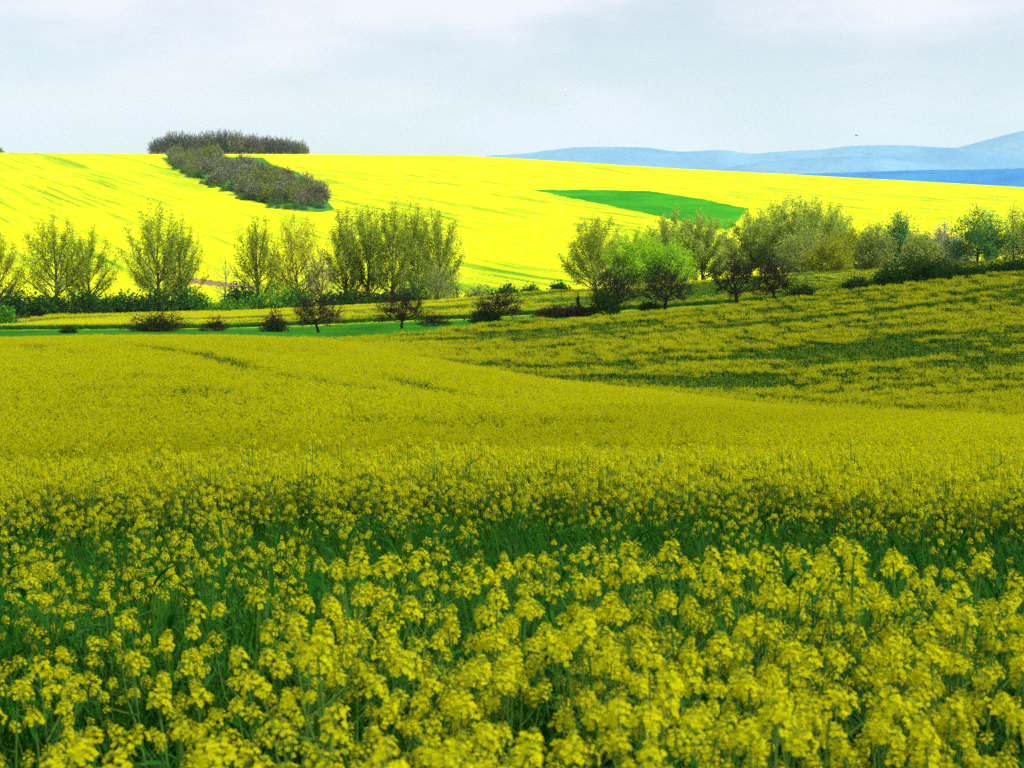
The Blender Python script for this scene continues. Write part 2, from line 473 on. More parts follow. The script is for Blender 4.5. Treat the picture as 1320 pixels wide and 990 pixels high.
# the cloud whose shade lies over the near fields (overhead to the right, out of view)
cm = bpy.data.materials.new('cloud'); cm.use_nodes = True
nt = cm.node_tree
tr = nt.nodes.new('ShaderNodeBsdfTransparent'); df = nt.nodes['Principled BSDF']
df.inputs['Base Color'].default_value = (0.9, 0.9, 0.9, 1); df.inputs['Roughness'].default_value = 1
ms = nt.nodes.new('ShaderNodeMixShader'); ms.inputs[0].default_value = 0.29
nt.links.new(tr.outputs[0], ms.inputs[1]); nt.links.new(df.outputs[0], ms.inputs[2]); nt.links.new(ms.outputs[0], nt.nodes['Material Output'].inputs['Surface'])
CL = Vector((20, 15, -15)) + SUN_DIR * (850 / SUN_DIR.z)
na, nb = 96, 24
cv = []
for j in range(nb + 1):
    ph = -math.pi / 2 + math.pi * j / nb
    for i in range(na):
        a = 2 * math.pi * i / na
        c, s = math.cos(a), math.sin(a)
        rx = 400 * abs(c) ** 0.6 * (1 if c > 0 else -1); ry = 190 * abs(s) ** 0.6 * (1 if s > 0 else -1)
        k = math.cos(ph) ** 0.5
        n = 1 + 0.07 * (float(fbm(np.array(c * 3.0 + 7), np.array(s * 3.0 + ph), 4, 3)) - 0.5)
        zc = 45 * math.sin(ph) * (1 if ph > 0 else 0.4) * (0.7 + 0.8 * float(fbm(np.array(rx / 90), np.array(ry / 90), 9, 2)))
        cv.append((rx * k * n, ry * k * n, zc))
cidx = np.arange((nb + 1) * na).reshape(nb + 1, na)
cF = np.stack([cidx[:-1], np.roll(cidx[:-1], -1, 1), np.roll(cidx[1:], -1, 1), cidx[1:]], -1).reshape(-1, 4)
cl = link('cloud', np_mesh('cloud', cv, cF, [cm], smooth=True)); cl.location = CL; cl.rotation_euler = (0, 0, R(9))
tag(cl, kind='structure')

# ------------------------------------------------------------------ trees
class Geo:
    def __init__(s): s.V = []; s.F4 = []; s.F3 = []; s.n = 0
    def add(s, V, F4=None, F3=None):
        V = np.asarray(V, float)
        if F4 is not None and len(F4): s.F4.append(np.asarray(F4) + s.n)
        if F3 is not None and len(F3): s.F3.append(np.asarray(F3) + s.n)
        s.V.append(V); s.n += len(V)
    def mesh(s, name, mats, smooth=False):
        Fs = []
        if s.F4: Fs.append(np.concatenate(s.F4))
        if s.F3: Fs.append(np.concatenate(s.F3))
        return np_mesh(name, np.concatenate(s.V), Fs, mats, smooth=smooth)

def tube(g, P, rad, k=5):
    P = np.asarray(P, float); n = len(P)
    Tn = np.gradient(P, axis=0); Tn /= np.linalg.norm(Tn, axis=1)[:, None] + 1e-9
    ref = np.array([1.0, 0, 0]) if abs(Tn[0][0]) < 0.8 else np.array([0, 1.0, 0])
    A = np.cross(Tn, ref); A /= np.linalg.norm(A, axis=1)[:, None] + 1e-9
    B = np.cross(Tn, A)
    a = np.arange(k) * 2 * math.pi / k
    ring = A[:, None] * np.cos(a)[None, :, None] + B[:, None] * np.sin(a)[None, :, None]
    V = (P[:, None] + ring * np.asarray(rad)[:, None, None]).reshape(-1, 3)
    i = np.arange(n * k).reshape(n, k)
    F = np.stack([i[:-1], np.roll(i[:-1], -1, 1), np.roll(i[1:], -1, 1), i[1:]], -1).reshape(-1, 4)
    g.add(V, F)

def leaves(g, C, size, rs, up=0.3):
    """diamond leaf clumps at the centres C"""
    n = len(C)
    N = rs.normal(size=(n, 3)); N[:, 2] += up; N /= np.linalg.norm(N, axis=1)[:, None]
    A = np.cross(N, rs.normal(size=(n, 3))); A /= np.linalg.norm(A, axis=1)[:, None] + 1e-9
    B = np.cross(N, A)
    s = size * rs.uniform(0.6, 1.3, (n, 1))
    V = np.stack([C - A * s, C - B * s * 0.55 + N * s * .15, C + A * s, C + B * s * 0.55 + N * s * .15], 1).reshape(-1, 3)
    g.add(V, np.arange(n * 4).reshape(n, 4))

# per kind: crown envelope r(h), bottom of the crown, trunk length, limb starts, number of limbs, twig levels
def e_pop(h): return np.sin(np.pi * np.clip((h - .02) / .98, 0, 1) ** .85) ** .55
def e_rnd(h): return np.sin(np.pi * np.clip((h - .05) / .95, 0, 1) ** .95) ** .6
def e_orc(h): return np.sin(np.pi * np.clip((h - .12) / .88, 0, 1) ** .75) ** .6
def e_dom(h): return np.cos(np.pi / 2 * np.clip(h, 0, 1)) ** .55
KIND = {
    'poplar': dict(env=e_pop, lo=.30, t=.80, s=(.06, .55), n=24, out=.25, lv=[(9, 24, .13, .5), (6, 34, .055, .4)]),
    'poplar_wide': dict(env=e_pop, lo=.25, t=.70, s=(.08, .50), n=26, out=.4, lv=[(9, 28, .13, .45), (6, 36, .055, .35)]),
    'orchard': dict(env=e_orc, lo=.30, t=.34, s=(.20, .34), n=17, out=.75, lv=[(8, 42, .19, .1), (6, 45, .10, .08), (4, 42, .05, .05)]),
    'round': dict(env=e_rnd, lo=.18, t=.55, s=(.12, .50), n=26, out=.6, lv=[(9, 40, .17, .15), (6, 42, .08, .1)]),
    'shrub': dict(env=e_dom, lo=.08, t=.05, s=(.0, .05), n=26, out=.7, lv=[(8, 40, .26, .15), (6, 42, .12, .1)]),
    'sapling': dict(env=e_pop, lo=.30, t=.95, s=(.15, .85), n=16, out=.3, lv=[(6, 34, .10, .2)]),
}
def branches(kind, rs):
    K = KIND[kind]
    lines = []
    def line(p, d, ln, n, wob, up):
        P = [p]
        for i in range(n):
            d = d + rs.normal(size=3) * wob; d[2] += up / n; d = d / np.linalg.norm(d)
            P.append(P[-1] + d * ln / n)
        return np.array(P)
    trunk = line(np.zeros(3), np.array([rs.normal() * .04, rs.normal() * .04, 1.0]), K['t'], 7, .05, .05)
    tr1 = .15 if K['t'] > .5 else .6
    lines.append((0, trunk, 1.0, tr1))
    par = []
    az0 = rs.uniform(0, 6.28)
    for i in range(K['n']):
        q = (i + rs.uniform(.2, .8)) / K['n']
        h = K['lo'] + (1 - K['lo']) * (1 - (1 - q) ** 1.0)
        az = az0 + i * 2.39996 + rs.normal() * .15
        rad = .5 * float(K['env'](np.array(h))) * rs.uniform(.78, 1.0)
        tgt = np.array([math.cos(az) * rad, math.sin(az) * rad, h * rs.uniform(.94, 1.03)])
        s0 = K['s'][0] + (K['s'][1] - K['s'][0]) * np.clip(q + rs.normal() * .12, 0, 1)
        s0 = min(s0, h * .72)
        f = min(s0 / K['t'], .999) * (len(trunk) - 1); k = int(f); p = trunk[k] * (1 - f + k) + trunk[k + 1] * (f - k)
        mid = p + (tgt - p) * np.array([.40 + .5 * K['out'], .40 + .5 * K['out'], .42 - .1 * K['out']]) 
        t = np.linspace(0, 1, 8)[:, None]
        P = (1 - t) ** 2 * p + 2 * t * (1 - t) * mid + t ** 2 * tgt
        P[1:-1] += rs.normal(size=(6, 3)) * (.006 if K['out'] < .5 else .014)
        ln = np.linalg.norm(tgt - p)
        r0 = (1.0 + (tr1 - 1.0) * min(s0 / K['t'], 1)) * .48 * min(1, .5 + ln)
        lines.append((1, P, r0, r0 * .2)); par.append((P, r0, r0 * .2, ln))
    for li, (cnt, ang, L0, up) in enumerate(K['lv']):
        nxt = []
        for (P, r0, r1, ln) in par:
            c = max(2, int(cnt * rs.uniform(.75, 1.25)))
            a0 = rs.uniform(0, 6.28)
            for i in range(c):
                s = (.28 if li == 0 else .15) + (.72 if li == 0 else .85) * (i + rs.uniform(0, 1)) / c if i < c - 1 else 1.0
                f = s * (len(P) - 1); k = min(int(f), len(P) - 2); t = f - k
                p = P[k] * (1 - t) + P[k + 1] * t
                d = P[k + 1] - P[k]; d = d / (np.linalg.norm(d) + 1e-9)
                a = R(ang * rs.uniform(.55, 1.35)) * (0.35 if i == c - 1 else 1)
                az = a0 + i * 2.4 + rs.normal() * .3
                ref = np.array([1.0, 0, 0]) if abs(d[0]) < .8 else np.array([0, 1.0, 0])
                A = np.cross(d, ref); A /= np.linalg.norm(A); B = np.cross(d, A)
                nd = d * math.cos(a) + (A * math.cos(az) + B * math.sin(az)) * math.sin(a)
                l2 = L0 * rs.uniform(.6, 1.25)
                rr = (r0 + (r1 - r0) * s) * .5
                Q = line(p, nd, l2, 4 if li == 0 else 2, .10, up)
                lines.append((li + 2, Q, rr, rr * .35)); nxt.append((Q, rr, rr * .35, l2))
        par = nxt
    return lines

def make_tree(kind, H, W, seed, nleaf=3500, lsize=.28, trunk_r=.022, spread=.35, minr=.014, sink=.3, low=0.0, name_full=True):
    rs = np.random.default_rng(seed)
    ls = branches(kind, rs)
    A = np.concatenate([l[1] for l in ls])
    zt = np.percentile(A[:, 2], 99.7); wx = np.percentile(A[:, 0], 98.5) - np.percentile(A[:, 0], 1.5); wy = np.percentile(A[:, 1], 98.5) - np.percentile(A[:, 1], 1.5)
    cx = (np.percentile(A[:, 0], 98.5) + np.percentile(A[:, 0], 1.5)) / 2
    sc = np.array([W / wx, W / wy, H / zt])
    wood = Geo(); top = max(l[0] for l in ls); tw = []
    r_base = trunk_r * H
    for lv, P, r0, r1 in ls:
        Q = P * sc
        Q[:, 0] -= cx * sc[0] * np.clip(Q[:, 2] / (0.5 * H), 0, 1)
        if lv == 0: Q[0, 2] -= sink
        rad = np.maximum(np.linspace(r0, r1, len(P)) * r_base, minr)
        if lv == 0: rad[0] *= 1.35
        tube(wood, Q, rad, 7 if lv == 0 else 5 if lv == 1 else 3)
        if lv >= top - 1: tw.append(Q)
    crown = Geo()
    if nleaf and H > 6 and name_full: nleaf = int(nleaf * 3.3); lsize *= .62; spread *= 1.1
    if nleaf:
        allp = np.concatenate([np.concatenate([q[1:], (q[1:] + q[:-1]) / 2]) for q in tw])
        allp = allp[allp[:, 2] > low * H]
        pick = allp[rs.integers(0, len(allp), nleaf)] + rs.normal(size=(nleaf, 3)) * spread
        pick[:, 2] = np.maximum(pick[:, 2], 0.15)
        leaves(crown, pick, lsize, rs)
    return wood, crown

def place_tree(name, cat, label, kind, u, vtop, wpx, d, leafk, bark='bark', nleaf=3500, lsize=.28, seed=1, group=None, vb=400, shrub=False, **kw):
    x, y = pos(u, d, vb)
    z = hz(x, y)
    H = float(slope(u, vtop)) * d - z
    W = wpx * d / FPX * 1.0
    wood, crown = make_tree(kind, H, W, seed, nleaf, lsize, **kw)
    root = empty(name, (x, y, z))
    link('stem' if shrub else 'trunk', wood.mesh('trunk', [M[bark]], smooth=True), root)
    if nleaf: link('foliage' if shrub else 'crown', crown.mesh('crown', [M['l_' + leafk]]), root)
    tag(root, label, cat, group)
    return root

# valley row, left to right
G_P = 'tall poplars along the valley stream'
place_tree('poplar_tree', 'tree', 'sparse pale green poplar cut off by the left edge of the photo', 'poplar', 0, 300, 58, 285, 'oliveyellow', nleaf=1500, lsize=.24, seed=101, group=G_P)
place_tree('poplar_tree', 'tree', 'sparse olive poplar, left one of the pair near the left edge', 'poplar', 72, 279, 70, 280, 'olive', nleaf=3000, lsize=.24, seed=102, group=G_P)
place_tree('poplar_tree', 'tree', 'sparse olive poplar, right and lower one of the pair near the left edge', 'poplar', 116, 296, 58, 284, 'olive', nleaf=2000, lsize=.24, seed=103, group=G_P)
place_tree('poplar_tree', 'tree', 'broad lone dark olive poplar between the left pair and the brown dirt path', 'poplar_wide', 206, 268, 70, 280, 'dusk', nleaf=3800, lsize=.25, seed=104, group=G_P)
place_tree('poplar_tree', 'tree', 'low leafy poplar grown into the right side of the broad lone olive one', 'poplar', 236, 285, 52, 282, 'olive', nleaf=2200, lsize=.24, seed=124, group=G_P)
place_tree('sapling', 'young tree', 'thin leafless pale sapling standing over the brown dirt path', 'sapling', 289, 328, 30, 276, 'sage', bark='bark_pale', nleaf=200, lsize=.15, seed=105)
place_tree('poplar_tree', 'tree', 'narrow olive poplar just left of the round yellowish tree', 'poplar', 333, 282, 52, 282, 'olive', nleaf=2200, lsize=.24, seed=106, group=G_P)
place_tree('broadleaf_tree', 'tree', 'round yellowish olive tree with dark trunk left of the big poplar clump', 'round', 383, 276, 72, 280, 'oliveyellow', nleaf=2600, lsize=.24, seed=107)
place_tree('broadleaf_tree', 'tree', 'small greyish half bare tree against the left side of the poplar clump', 'round', 412, 318, 36, 276, 'greybrown', bark='bark', nleaf=350, lsize=.2, seed=108)
for (u, vt, w, sd, lb) in [(446, 272, 44, 109, 'leftmost poplar of the big dense clump'), (474, 266, 52, 110, 'second poplar from the left in the big dense clump'), (506, 264, 50, 111, 'middle poplar of the big dense clump'), (536, 264, 50, 112, 'second poplar from the right in the big dense clump'), (562, 270, 62, 113, 'rightmost, broadest poplar of the big dense clump')]:
    place_tree('poplar_tree', 'tree', lb, 'poplar', u, vt, w, 279 + (sd % 3) * 3, 'dusk', nleaf=3400, lsize=.25, seed=sd, group=G_P)
place_tree('willow_tree', 'tree', 'small light green willow under the right side of the big poplar clump', 'round', 567, 340, 50, 272, 'sage', nleaf=1800, lsize=.22, seed=114)
place_tree('dead_tree', 'tree', 'small leaning dead stump with bare branches right of the big poplar clump', 'sapling', 590, 366, 14, 262, 'dark', bark='bark_dark', nleaf=0, seed=115, trunk_r=.05)
place_tree('poplar_tree', 'tree', 'grey-olive poplar left of the bright green willows', 'poplar_wide', 768, 282, 72, 285, 'dusk', nleaf=5200, lsize=.25, seed=176, group=G_P)
place_tree('willow_tree', 'tree', 'bright green willow beside the grey-olive poplar', 'round', 820, 299, 64, 264, 'willow', nleaf=5200, lsize=.28, seed=117)
place_tree('willow_tree', 'tree', 'bright green small willow, right one of the two, behind a dark bare tree', 'round', 867, 308, 48, 262, 'willow', nleaf=3200, lsize=.26, seed=118)
for (u, vt, w, k, sd, lb) in [(866, 275, 66, 'softolive', 119, 'olive poplar rising behind the bright green willows'), (905, 278, 64, 'softolive', 120, 'olive poplar right of the bright green willows'),
                              (965, 278, 64, 'softolive', 121, 'left shoulder poplar of the large olive grove'), (998, 262, 74, 'softolive', 122, 'tall poplar at the left top of the large olive grove'), (1034, 258, 74, 'softolive', 123, 'highest poplar in the middle of the large olive grove'), (1064, 266, 60, 'softolive', 125, 'tall poplar at the right of the large olive grove')]:
    place_tree('poplar_tree', 'tree', lb, 'poplar', u, vt, w, 292 + (sd % 3) * 4, k, nleaf=6000, lsize=.30, seed=sd, group=G_P)
for (u, vt, w, k, sd, lb) in [(1032, 292, 66, 'sage', 130, 'rounded dull green tree in front of the large olive grove'), (1100, 296, 64, 'oliveyellow', 131, 'rounded yellow-olive tree at the right foot of the grove'), (1068, 306, 50, 'oliveyellow', 132, 'low yellow-olive tree between the two rounded ones at the grove'),
                              (1126, 290, 40, 'sage', 133, 'grey-green small tree behind the yellow-olive rounded one'), (1157, 277, 34, 'teal', 134, 'small round blue-green tree standing up against the yellow hillside'), (1150, 306, 50, 'dusk', 135, 'low dull tree below the round blue-green one'),
                              (1185, 300, 44, 'sage', 136, 'greyish thicket tree left of the tall forked dark one'), (1212, 292, 42, 'greybrown', 137, 'brownish thicket tree with flat top near the forked dark one'), (1136, 322, 36, 'bright', 138, 'low fresh green tree between the grove and the thicket'), (1232, 312, 40, 'sage', 139, 'pale green tree touching the forked dark one')]:
    place_tree('broadleaf_tree', 'tree', lb, 'round', u, vt, w, 268 + (sd % 4) * 6, k, nleaf=2800, lsize=.28, seed=sd)
place_tree('broadleaf_tree', 'tree', 'tall dark forked tree with blue-green tufts near the right edge', 'orchard', 1258, 271, 62, 232, 'teal', bark='bark_dark', nleaf=2400, lsize=.24, seed=140, trunk_r=.028)
place_tree('sapling', 'young tree', 'tall thin nearly bare tree at the right edge', 'sapling', 1304, 262, 24, 230, 'sage', bark='bark_dark', nleaf=420, lsize=.2, seed=141, trunk_r=.014)
place_tree('broadleaf_tree', 'tree', 'green tree cut off by the right edge of the photo', 'round', 1324, 278, 44, 245, 'mid', nleaf=1800, lsize=.26, seed=142)
place_tree('broadleaf_tree', 'tree', 'small grey tree behind the tall thin one at the right edge', 'round', 1287, 306, 40, 262, 'sage', nleaf=1500, lsize=.24, seed=143)

# bushes at the foot of the valley row
G_B = 'dark bushes at the foot of the valley trees'
bl = [(18, 372, 60, 'dark', 'dark bush under the left edge poplar'), (62, 378, 62, 'dark', 'dark bush under the pair of poplars'), (112, 374, 58, 'dark', 'dark bush right of the pair of poplars'), (158, 378, 56, 'dark', 'dark bush left of the broad lone poplar'),
      (200, 374, 60, 'dark', 'dark bush round the foot of the broad lone poplar'), (246, 372, 52, 'mid', 'green bush right of the broad lone poplar'), (312, 366, 44, 'dark', 'dark bush at the end of the brown dirt path'),
      (440, 372, 60, 'dark', 'dark bush left of the foot of the poplar clump'), (500, 376, 60, 'dark', 'dark bush under the middle of the poplar clump'), (466, 374, 44, 'brown', 'reddish brown bush under the left of the poplar clump')]
for i, (u, vt, w, k, lb) in enumerate(bl):
    place_tree('bush', 'bush', lb, 'shrub', u, vt, w, 273 - (i % 3) * 3, k, bark='bark_dark', nleaf=2000, lsize=.28, seed=200 + i, group=G_B, shrub=True, spread=.4)
for i, (u, vt, w, k, d, lb) in enumerate([(352, 366, 64, 'bright', 262, 'bright green bush, largest, under the yellowish tree'), (296, 384, 52, 'bright', 258, 'low bright green bush left of the largest bright one'), (383, 372, 40, 'mid', 264, 'mid green bush right of the largest bright one'),
                                         (6, 394, 26, 'bright', 250, 'bright green bush at the left edge above the grass strip'), (530, 362, 40, 'mid', 268, 'green bush under the right half of the poplar clump'), (655, 367, 34, 'mid', 262, 'dark green bush on the skyline of the valley field, left of its neighbour'),
                                         (684, 369, 26, 'mid', 260, 'small dark green bush on the skyline of the valley field'), (722, 366, 22, 'dark', 256, 'tiny dark bush left of the grey-olive poplar'), (618, 370, 40, 'sage', 274, 'pale yellowish bush between poplar clump and skyline bushes')]):
    place_tree('bush', 'bush', lb, 'shrub', u, vt, w, d, k, bark='bark_dark', nleaf=1600, lsize=.25, seed=220 + i, shrub=True, spread=.35)

# front hedgerow along the grass strip (in the cloud's shade)
G_H = 'bare spring trees along the grass strip'
fr = [(410, 374, 56, 186, 'brown', 301, 'wide low bare tree on the grass strip, left of the round reddish one'), (518, 371, 62, 184, 'brown', 302, 'small round reddish brown tree on the grass strip'),
      (643, 370, 56, 184, 'darkbrown', 303, 'small dark tree on the strip with a green bush at its left foot'), (797, 334, 66, 186, 'darkbrown', 304, 'dark bare tree in front of the bright green willow'),
      (857, 335, 64, 187, 'darkbrown', 305, 'dark bare tree with spreading limbs in front of the olive poplars'), (949, 318, 62, 188, 'darkbrown', 306, 'tallest dark bare tree on the ridge, left of its round neighbour'), (998, 326, 48, 189, 'darkbrown', 307, 'round dark bare tree on the ridge in front of the olive grove')]
for (u, vt, w, d, k, sd, lb) in fr:
    place_tree('bare_tree', 'tree', lb, 'orchard', u, vt, w, d, k, bark='bark_dark', nleaf=260 if k == 'brown' else 300, lsize=.10, seed=sd, group=G_H, trunk_r=.038, minr=.018, spread=.15)
for i, (u, vt, w, d, k, n, lb) in enumerate([(202, 398, 74, 184, 'darkbrown', 500, 'wide bare shrub on the grass strip below the broad lone poplar'), (276, 406, 34, 190, 'brown', 60, 'faint brown shrub between the wide bare shrub and the small round one'), (353, 397, 34, 183, 'darkbrown', 400, 'small bushy shrub at the edge of the near field'),
                                            (354, 412, 18, 182, 'dark', 500, 'dark green tuft under the small bushy shrub'), (626, 396, 38, 184, 'dark', 1400, 'dark green bush at the left foot of the small dark tree'), (715, 394, 46, 188, 'darkbrown', 1500, 'left half of the long low brown bush on the strip'),
                                            (745, 393, 42, 188, 'darkbrown', 1500, 'right half of the long low brown bush on the strip'), (780, 370, 40, 183, 'dark', 1600, 'dark green bush at the left foot of the tree before the willow'), (838, 388, 24, 186, 'dark', 800, 'small dark green bush between two dark bare trees'),
                                            (1034, 366, 36, 186, 'dark', 1200, 'small round dark bush right of the ridge trees'), (1107, 356, 40, 184, 'dark', 1400, 'dark green bush at the left end of the dark hedge'), (88, 420, 18, 186, 'dark', 400, 'tiny dark bush on the grass strip at the left'), (745, 378, 5, 199, 'dark', 60, 'tiny sprig on the valley field edge'),
                                            (200, 408, 40, 183, 'dark', 700, 'dark green foot growth in the wide bare shrub'), (560, 402, 40, 186, 'brown', 40, 'faint thin shrub right of the round reddish tree')]):
    place_tree('shrub', 'shrub', lb, 'shrub', u, vt, w, d, k, bark='bark_dark', nleaf=n, lsize=.14, seed=330 + i, shrub=True, spread=.22)
G_D = 'dark evergreen bushes of the hedge on the right ridge'
hb = [(1150, 341, 46), (1180, 333, 50), (1207, 332, 46), (1232, 342, 40), (1256, 344, 40), (1282, 340, 40), (1306, 335, 40), (1334, 325, 44)]
for i, (u, vt, w) in enumerate(hb):
    ordn = ['first', 'second', 'third', 'fourth', 'fifth', 'sixth', 'seventh', 'eighth'][i]
    place_tree('hedge_bush', 'bush', ordn + ' dark hedge bush from the left on the right ridge', 'shrub', u, vt, w, 186 + (i % 2) * 2, 'dark', bark='bark_dark', nleaf=3000, lsize=.15, seed=360 + i, group=G_D, shrub=True, spread=.3)

# hilltop grove and the wood in the gully: copies of a few far trees
def copy_tree(root, loc, s, rz):
    r = root.copy(); COL.objects.link(r); r.location = loc; r.scale = s; r.rotation_euler = (0, 0, rz)
    for ch in root.children:
        c = ch.copy(); COL.objects.link(c); c.parent = r
    return r
def far_proto(name, kind, leafk, seed, n, ls, bark='bark', trunk='trunk', crown='crown', W=.8):
    wood, cr = make_tree(kind, 10, 10 * W, seed, n, ls, minr=.04, spread=.4, name_full=False)
    root = empty(name, (0, 0, 0))
    link(trunk, wood.mesh('trunk', [M[bark]]), root); link(crown, cr.mesh('crown', [M['l_' + leafk]]), root)
    return root
protos = {k: far_proto(*a) for k, a in {
    'gA': ('hilltop_tree', 'round', 'greyblue', 501, 650, .26, 'bark', 'trunk', 'crown', .85), 'gB': ('hilltop_tree', 'round', 'greybrown', 502, 700, .28, 'bark', 'trunk', 'crown', .8), 'gC': ('hilltop_tree', 'poplar_wide', 'greyblue', 503, 600, .26, 'bark', 'trunk', 'crown', .85),
    'wA': ('gully_tree', 'round', 'greybrown', 504, 900, .32, 'bark', 'trunk', 'crown', .9), 'wB': ('gully_tree', 'orchard', 'greybrown', 505, 800, .32, 'bark', 'trunk', 'crown', .9), 'wC': ('gully_tree', 'round', 'dusk', 506, 1000, .32, 'bark', 'trunk', 'crown', .9),
    'wD': ('gully_tree', 'round', 'sage', 511, 1300, .34, 'bark', 'trunk', 'crown', .9), 'bA': ('gully_bush', 'shrub', 'teal', 507, 1300, .40, 'bark', 'stem', 'foliage', 1.3), 'bB': ('gully_bush', 'shrub', 'bright', 508, 1300, .40, 'bark', 'stem', 'foliage', 1.3), 'rA': ('gully_tree', 'round', 'rust', 509, 1500, .34, 'bark', 'trunk', 'crown', .9)}.items()}
used = set()
def put(k, u, d, Hpx, label, cat, group, wf=1.0):
    x, y = pos(u, d, 220); z = hz(x, y)
    H = Hpx * d / FPX
    s = (H / 10 * wf, H / 10 * wf, H / 10)
    p = protos[k]
    if k in used: o = copy_tree(p, (x, y, z - .2), s, random.uniform(0, 6.28))
    else:
        o = p; used.add(k); o.location = (x, y, z - .2); o.scale = s; o.rotation_euler = (0, 0, random.uniform(0, 6.28))
    tag(o, label, cat, group)
    return o
GT = 'bare grey trees of the grove on the hilltop'
n_g = 40
for i in range(n_g):
    u = 199 + (394 - 199) * i / (n_g - 1) + random.uniform(-1.5, 1.5)
    env = np.interp(u, [195, 205, 225, 250, 265, 290, 320, 345, 375, 390, 398], [14, 22, 27, 26, 28, 30, 25, 25, 22, 18, 8])
    put(random.choice(['gA', 'gC', 'gA', 'gB']), u, 912 + random.uniform(-6, 30), env * random.uniform(.85, 1.1), 'leafless grey tree standing in the grove on the hilltop skyline', 'tree', GT, .95)
GW = 'brownish bare trees filling the gully wood'
def gully(u):
    return np.interp(u, [215, 260, 300, 340, 380, 415], [206, 219, 232, 246, 256, 262]), np.interp(u, [215, 260, 300, 340, 380, 415], [5, 17, 20, 20, 16, 6])
k = 0
while k < 125:
    u = random.uniform(222, 414); c, hw = gully(u)
    if u > 340: c -= 2
    v = c + random.uniform(-.9, .85) * hw
    if v < 203: v = 203.5 + random.uniform(0, 3)
    dth = hit(u, v, 300)[2]
    put(random.choice(['wA', 'wB', 'wC', 'wA', 'wB', 'wC', 'wD']), u, min(dth, 890), random.uniform(14, 26) * (1.0 if u > 270 else .72), 'bare brownish tree inside the gully wood below the hilltop grove', 'tree', GW, 1.0)
    k += 1
GB = 'green bushes along the lower edge of the gully wood'
for i in range(46):
    u = 222 + 190 * i / 45 + random.uniform(-3, 3); c, hw = gully(u)
    dth = hit(u, min(c + hw * random.uniform(.5, 1.1), 271), 300)[2]
    put('bB' if random.random() < .28 else 'bA', u, dth, random.uniform(6, 10), 'green bush on the lower edge of the gully wood', 'bush', GB)
put('rA', 370, hit(370, 234, 300)[2], 19, 'rust-coloured tree on the upper right edge of the gully wood', 'tree', None)
put('bB', 402, hit(402, 258, 300)[2], 16, 'bright green bush near the lower right tip of the gully wood', 'bush', None, .8)
put('bB', 252, hit(252, 216, 300)[2], 12, 'bright green bush at the upper left of the gully wood', 'bush', None, .9)
for u in (408, 416): put('wB', u, hit(u, 262, 300)[2], 26, 'thin bare tree at the lower right tip of the gully wood', 'tree', 'thin bare trees at the tip of the gully wood', .8)
put('bA', -1, 905, 9, 'tiny bush top on the skyline at the left edge', 'bush', None)

# ------------------------------------------------------------------ wind turbines far away, birds
G_T = 'wind turbines on the blue hill'
M['white'] = mat('turbine_white', (0.75, 0.78, 0.8))
M['bird'] = mat('bird_feather', (0.02, 0.015, 0.02))
for i, (u, a0) in enumerate([(748, .3), (773, 1.2), (797, .8), (821, 2.0)]):
    x, y = pos(u, 7950, 180)
    root = empty('wind_turbine', (x, y, float(slope(u, 190.5)) * 7950 - 6))
    tw = Geo(); tube(tw, [(0, 0, -5), (0, 0, 25), (0, 0, 46)], [1.5, 1.1, .8], 8)
    link('tower', tw.mesh('tower', [M['white']], True), root)
    hb_ = Geo(); tube(hb_, [(0, 3, 46), (0, 0, 46.3), (0, -3.4, 46)], [1.0, 1.4, .5], 8)
    link('nacelle', hb_.mesh('nacelle', [M['white']], True), root)
    for b in range(3):
        a = a0 + b * 2.094
        dr = np.array([math.cos(a), 0, math.sin(a)])
        bl_ = Geo(); tube(bl_, [np.array([0, -3, 46]) + dr * t for t in (0.5, 5, 20)], [.5, .9, .15], 4)
        link('blade', bl_.mesh('blade', [M['white']]), root)
    tag(root, ['leftmost', 'second', 'third', 'rightmost'][i] + ' faint wind turbine of four on the blue hill', 'wind turbine', G_T)

def bird(u, v, d, span, label):
    x, y = pos(u, d, v); z = float(slope(u, v)) * d
    g = Geo()
    prof_ = [(-.5, .01), (-.32, .05), (-.1, .10), (.15, .11), (.3, .07), (.38, .06), (.46, .03), (.52, .005)]
    tube(g, [(p * span * .5, 0, 0) for p, r in prof_], [r * span * .5 for p, r in prof_], 8)
    root = empty('bird', (x, y, z), .3)
    link('body', g.mesh('body', [M['bird']], True), root)
    for s in (-1, 1):
        P = np.array([(.1, 0, .02), (.16, .22 * s, .10), (.06, .5 * s, -.03), (-.02, .5 * s, -.04), (-.12, .22 * s, .08), (-.1, 0, .02)]) * span
        w = Geo(); Vt = np.concatenate([P, P - [0, 0, .012 * span]])
        w.add(Vt, [(0, 1, 4, 5), (1, 2, 3, 4), (6, 11, 10, 7), (7, 10, 9, 8), (0, 6, 7, 1), (1, 7, 8, 2), (2, 8, 9, 3), (3, 9, 10, 4), (4, 10, 11, 5)])
        link('wing', w.mesh('wing', [M['bird']]), root)
    tag(root, label, 'bird')
bird(1104, 174.5, 170, .62, 'small dark bird flying above the blue hills on the right')
bird(729, 123, 420, .7, 'tiny distant bird high in the middle of the sky')

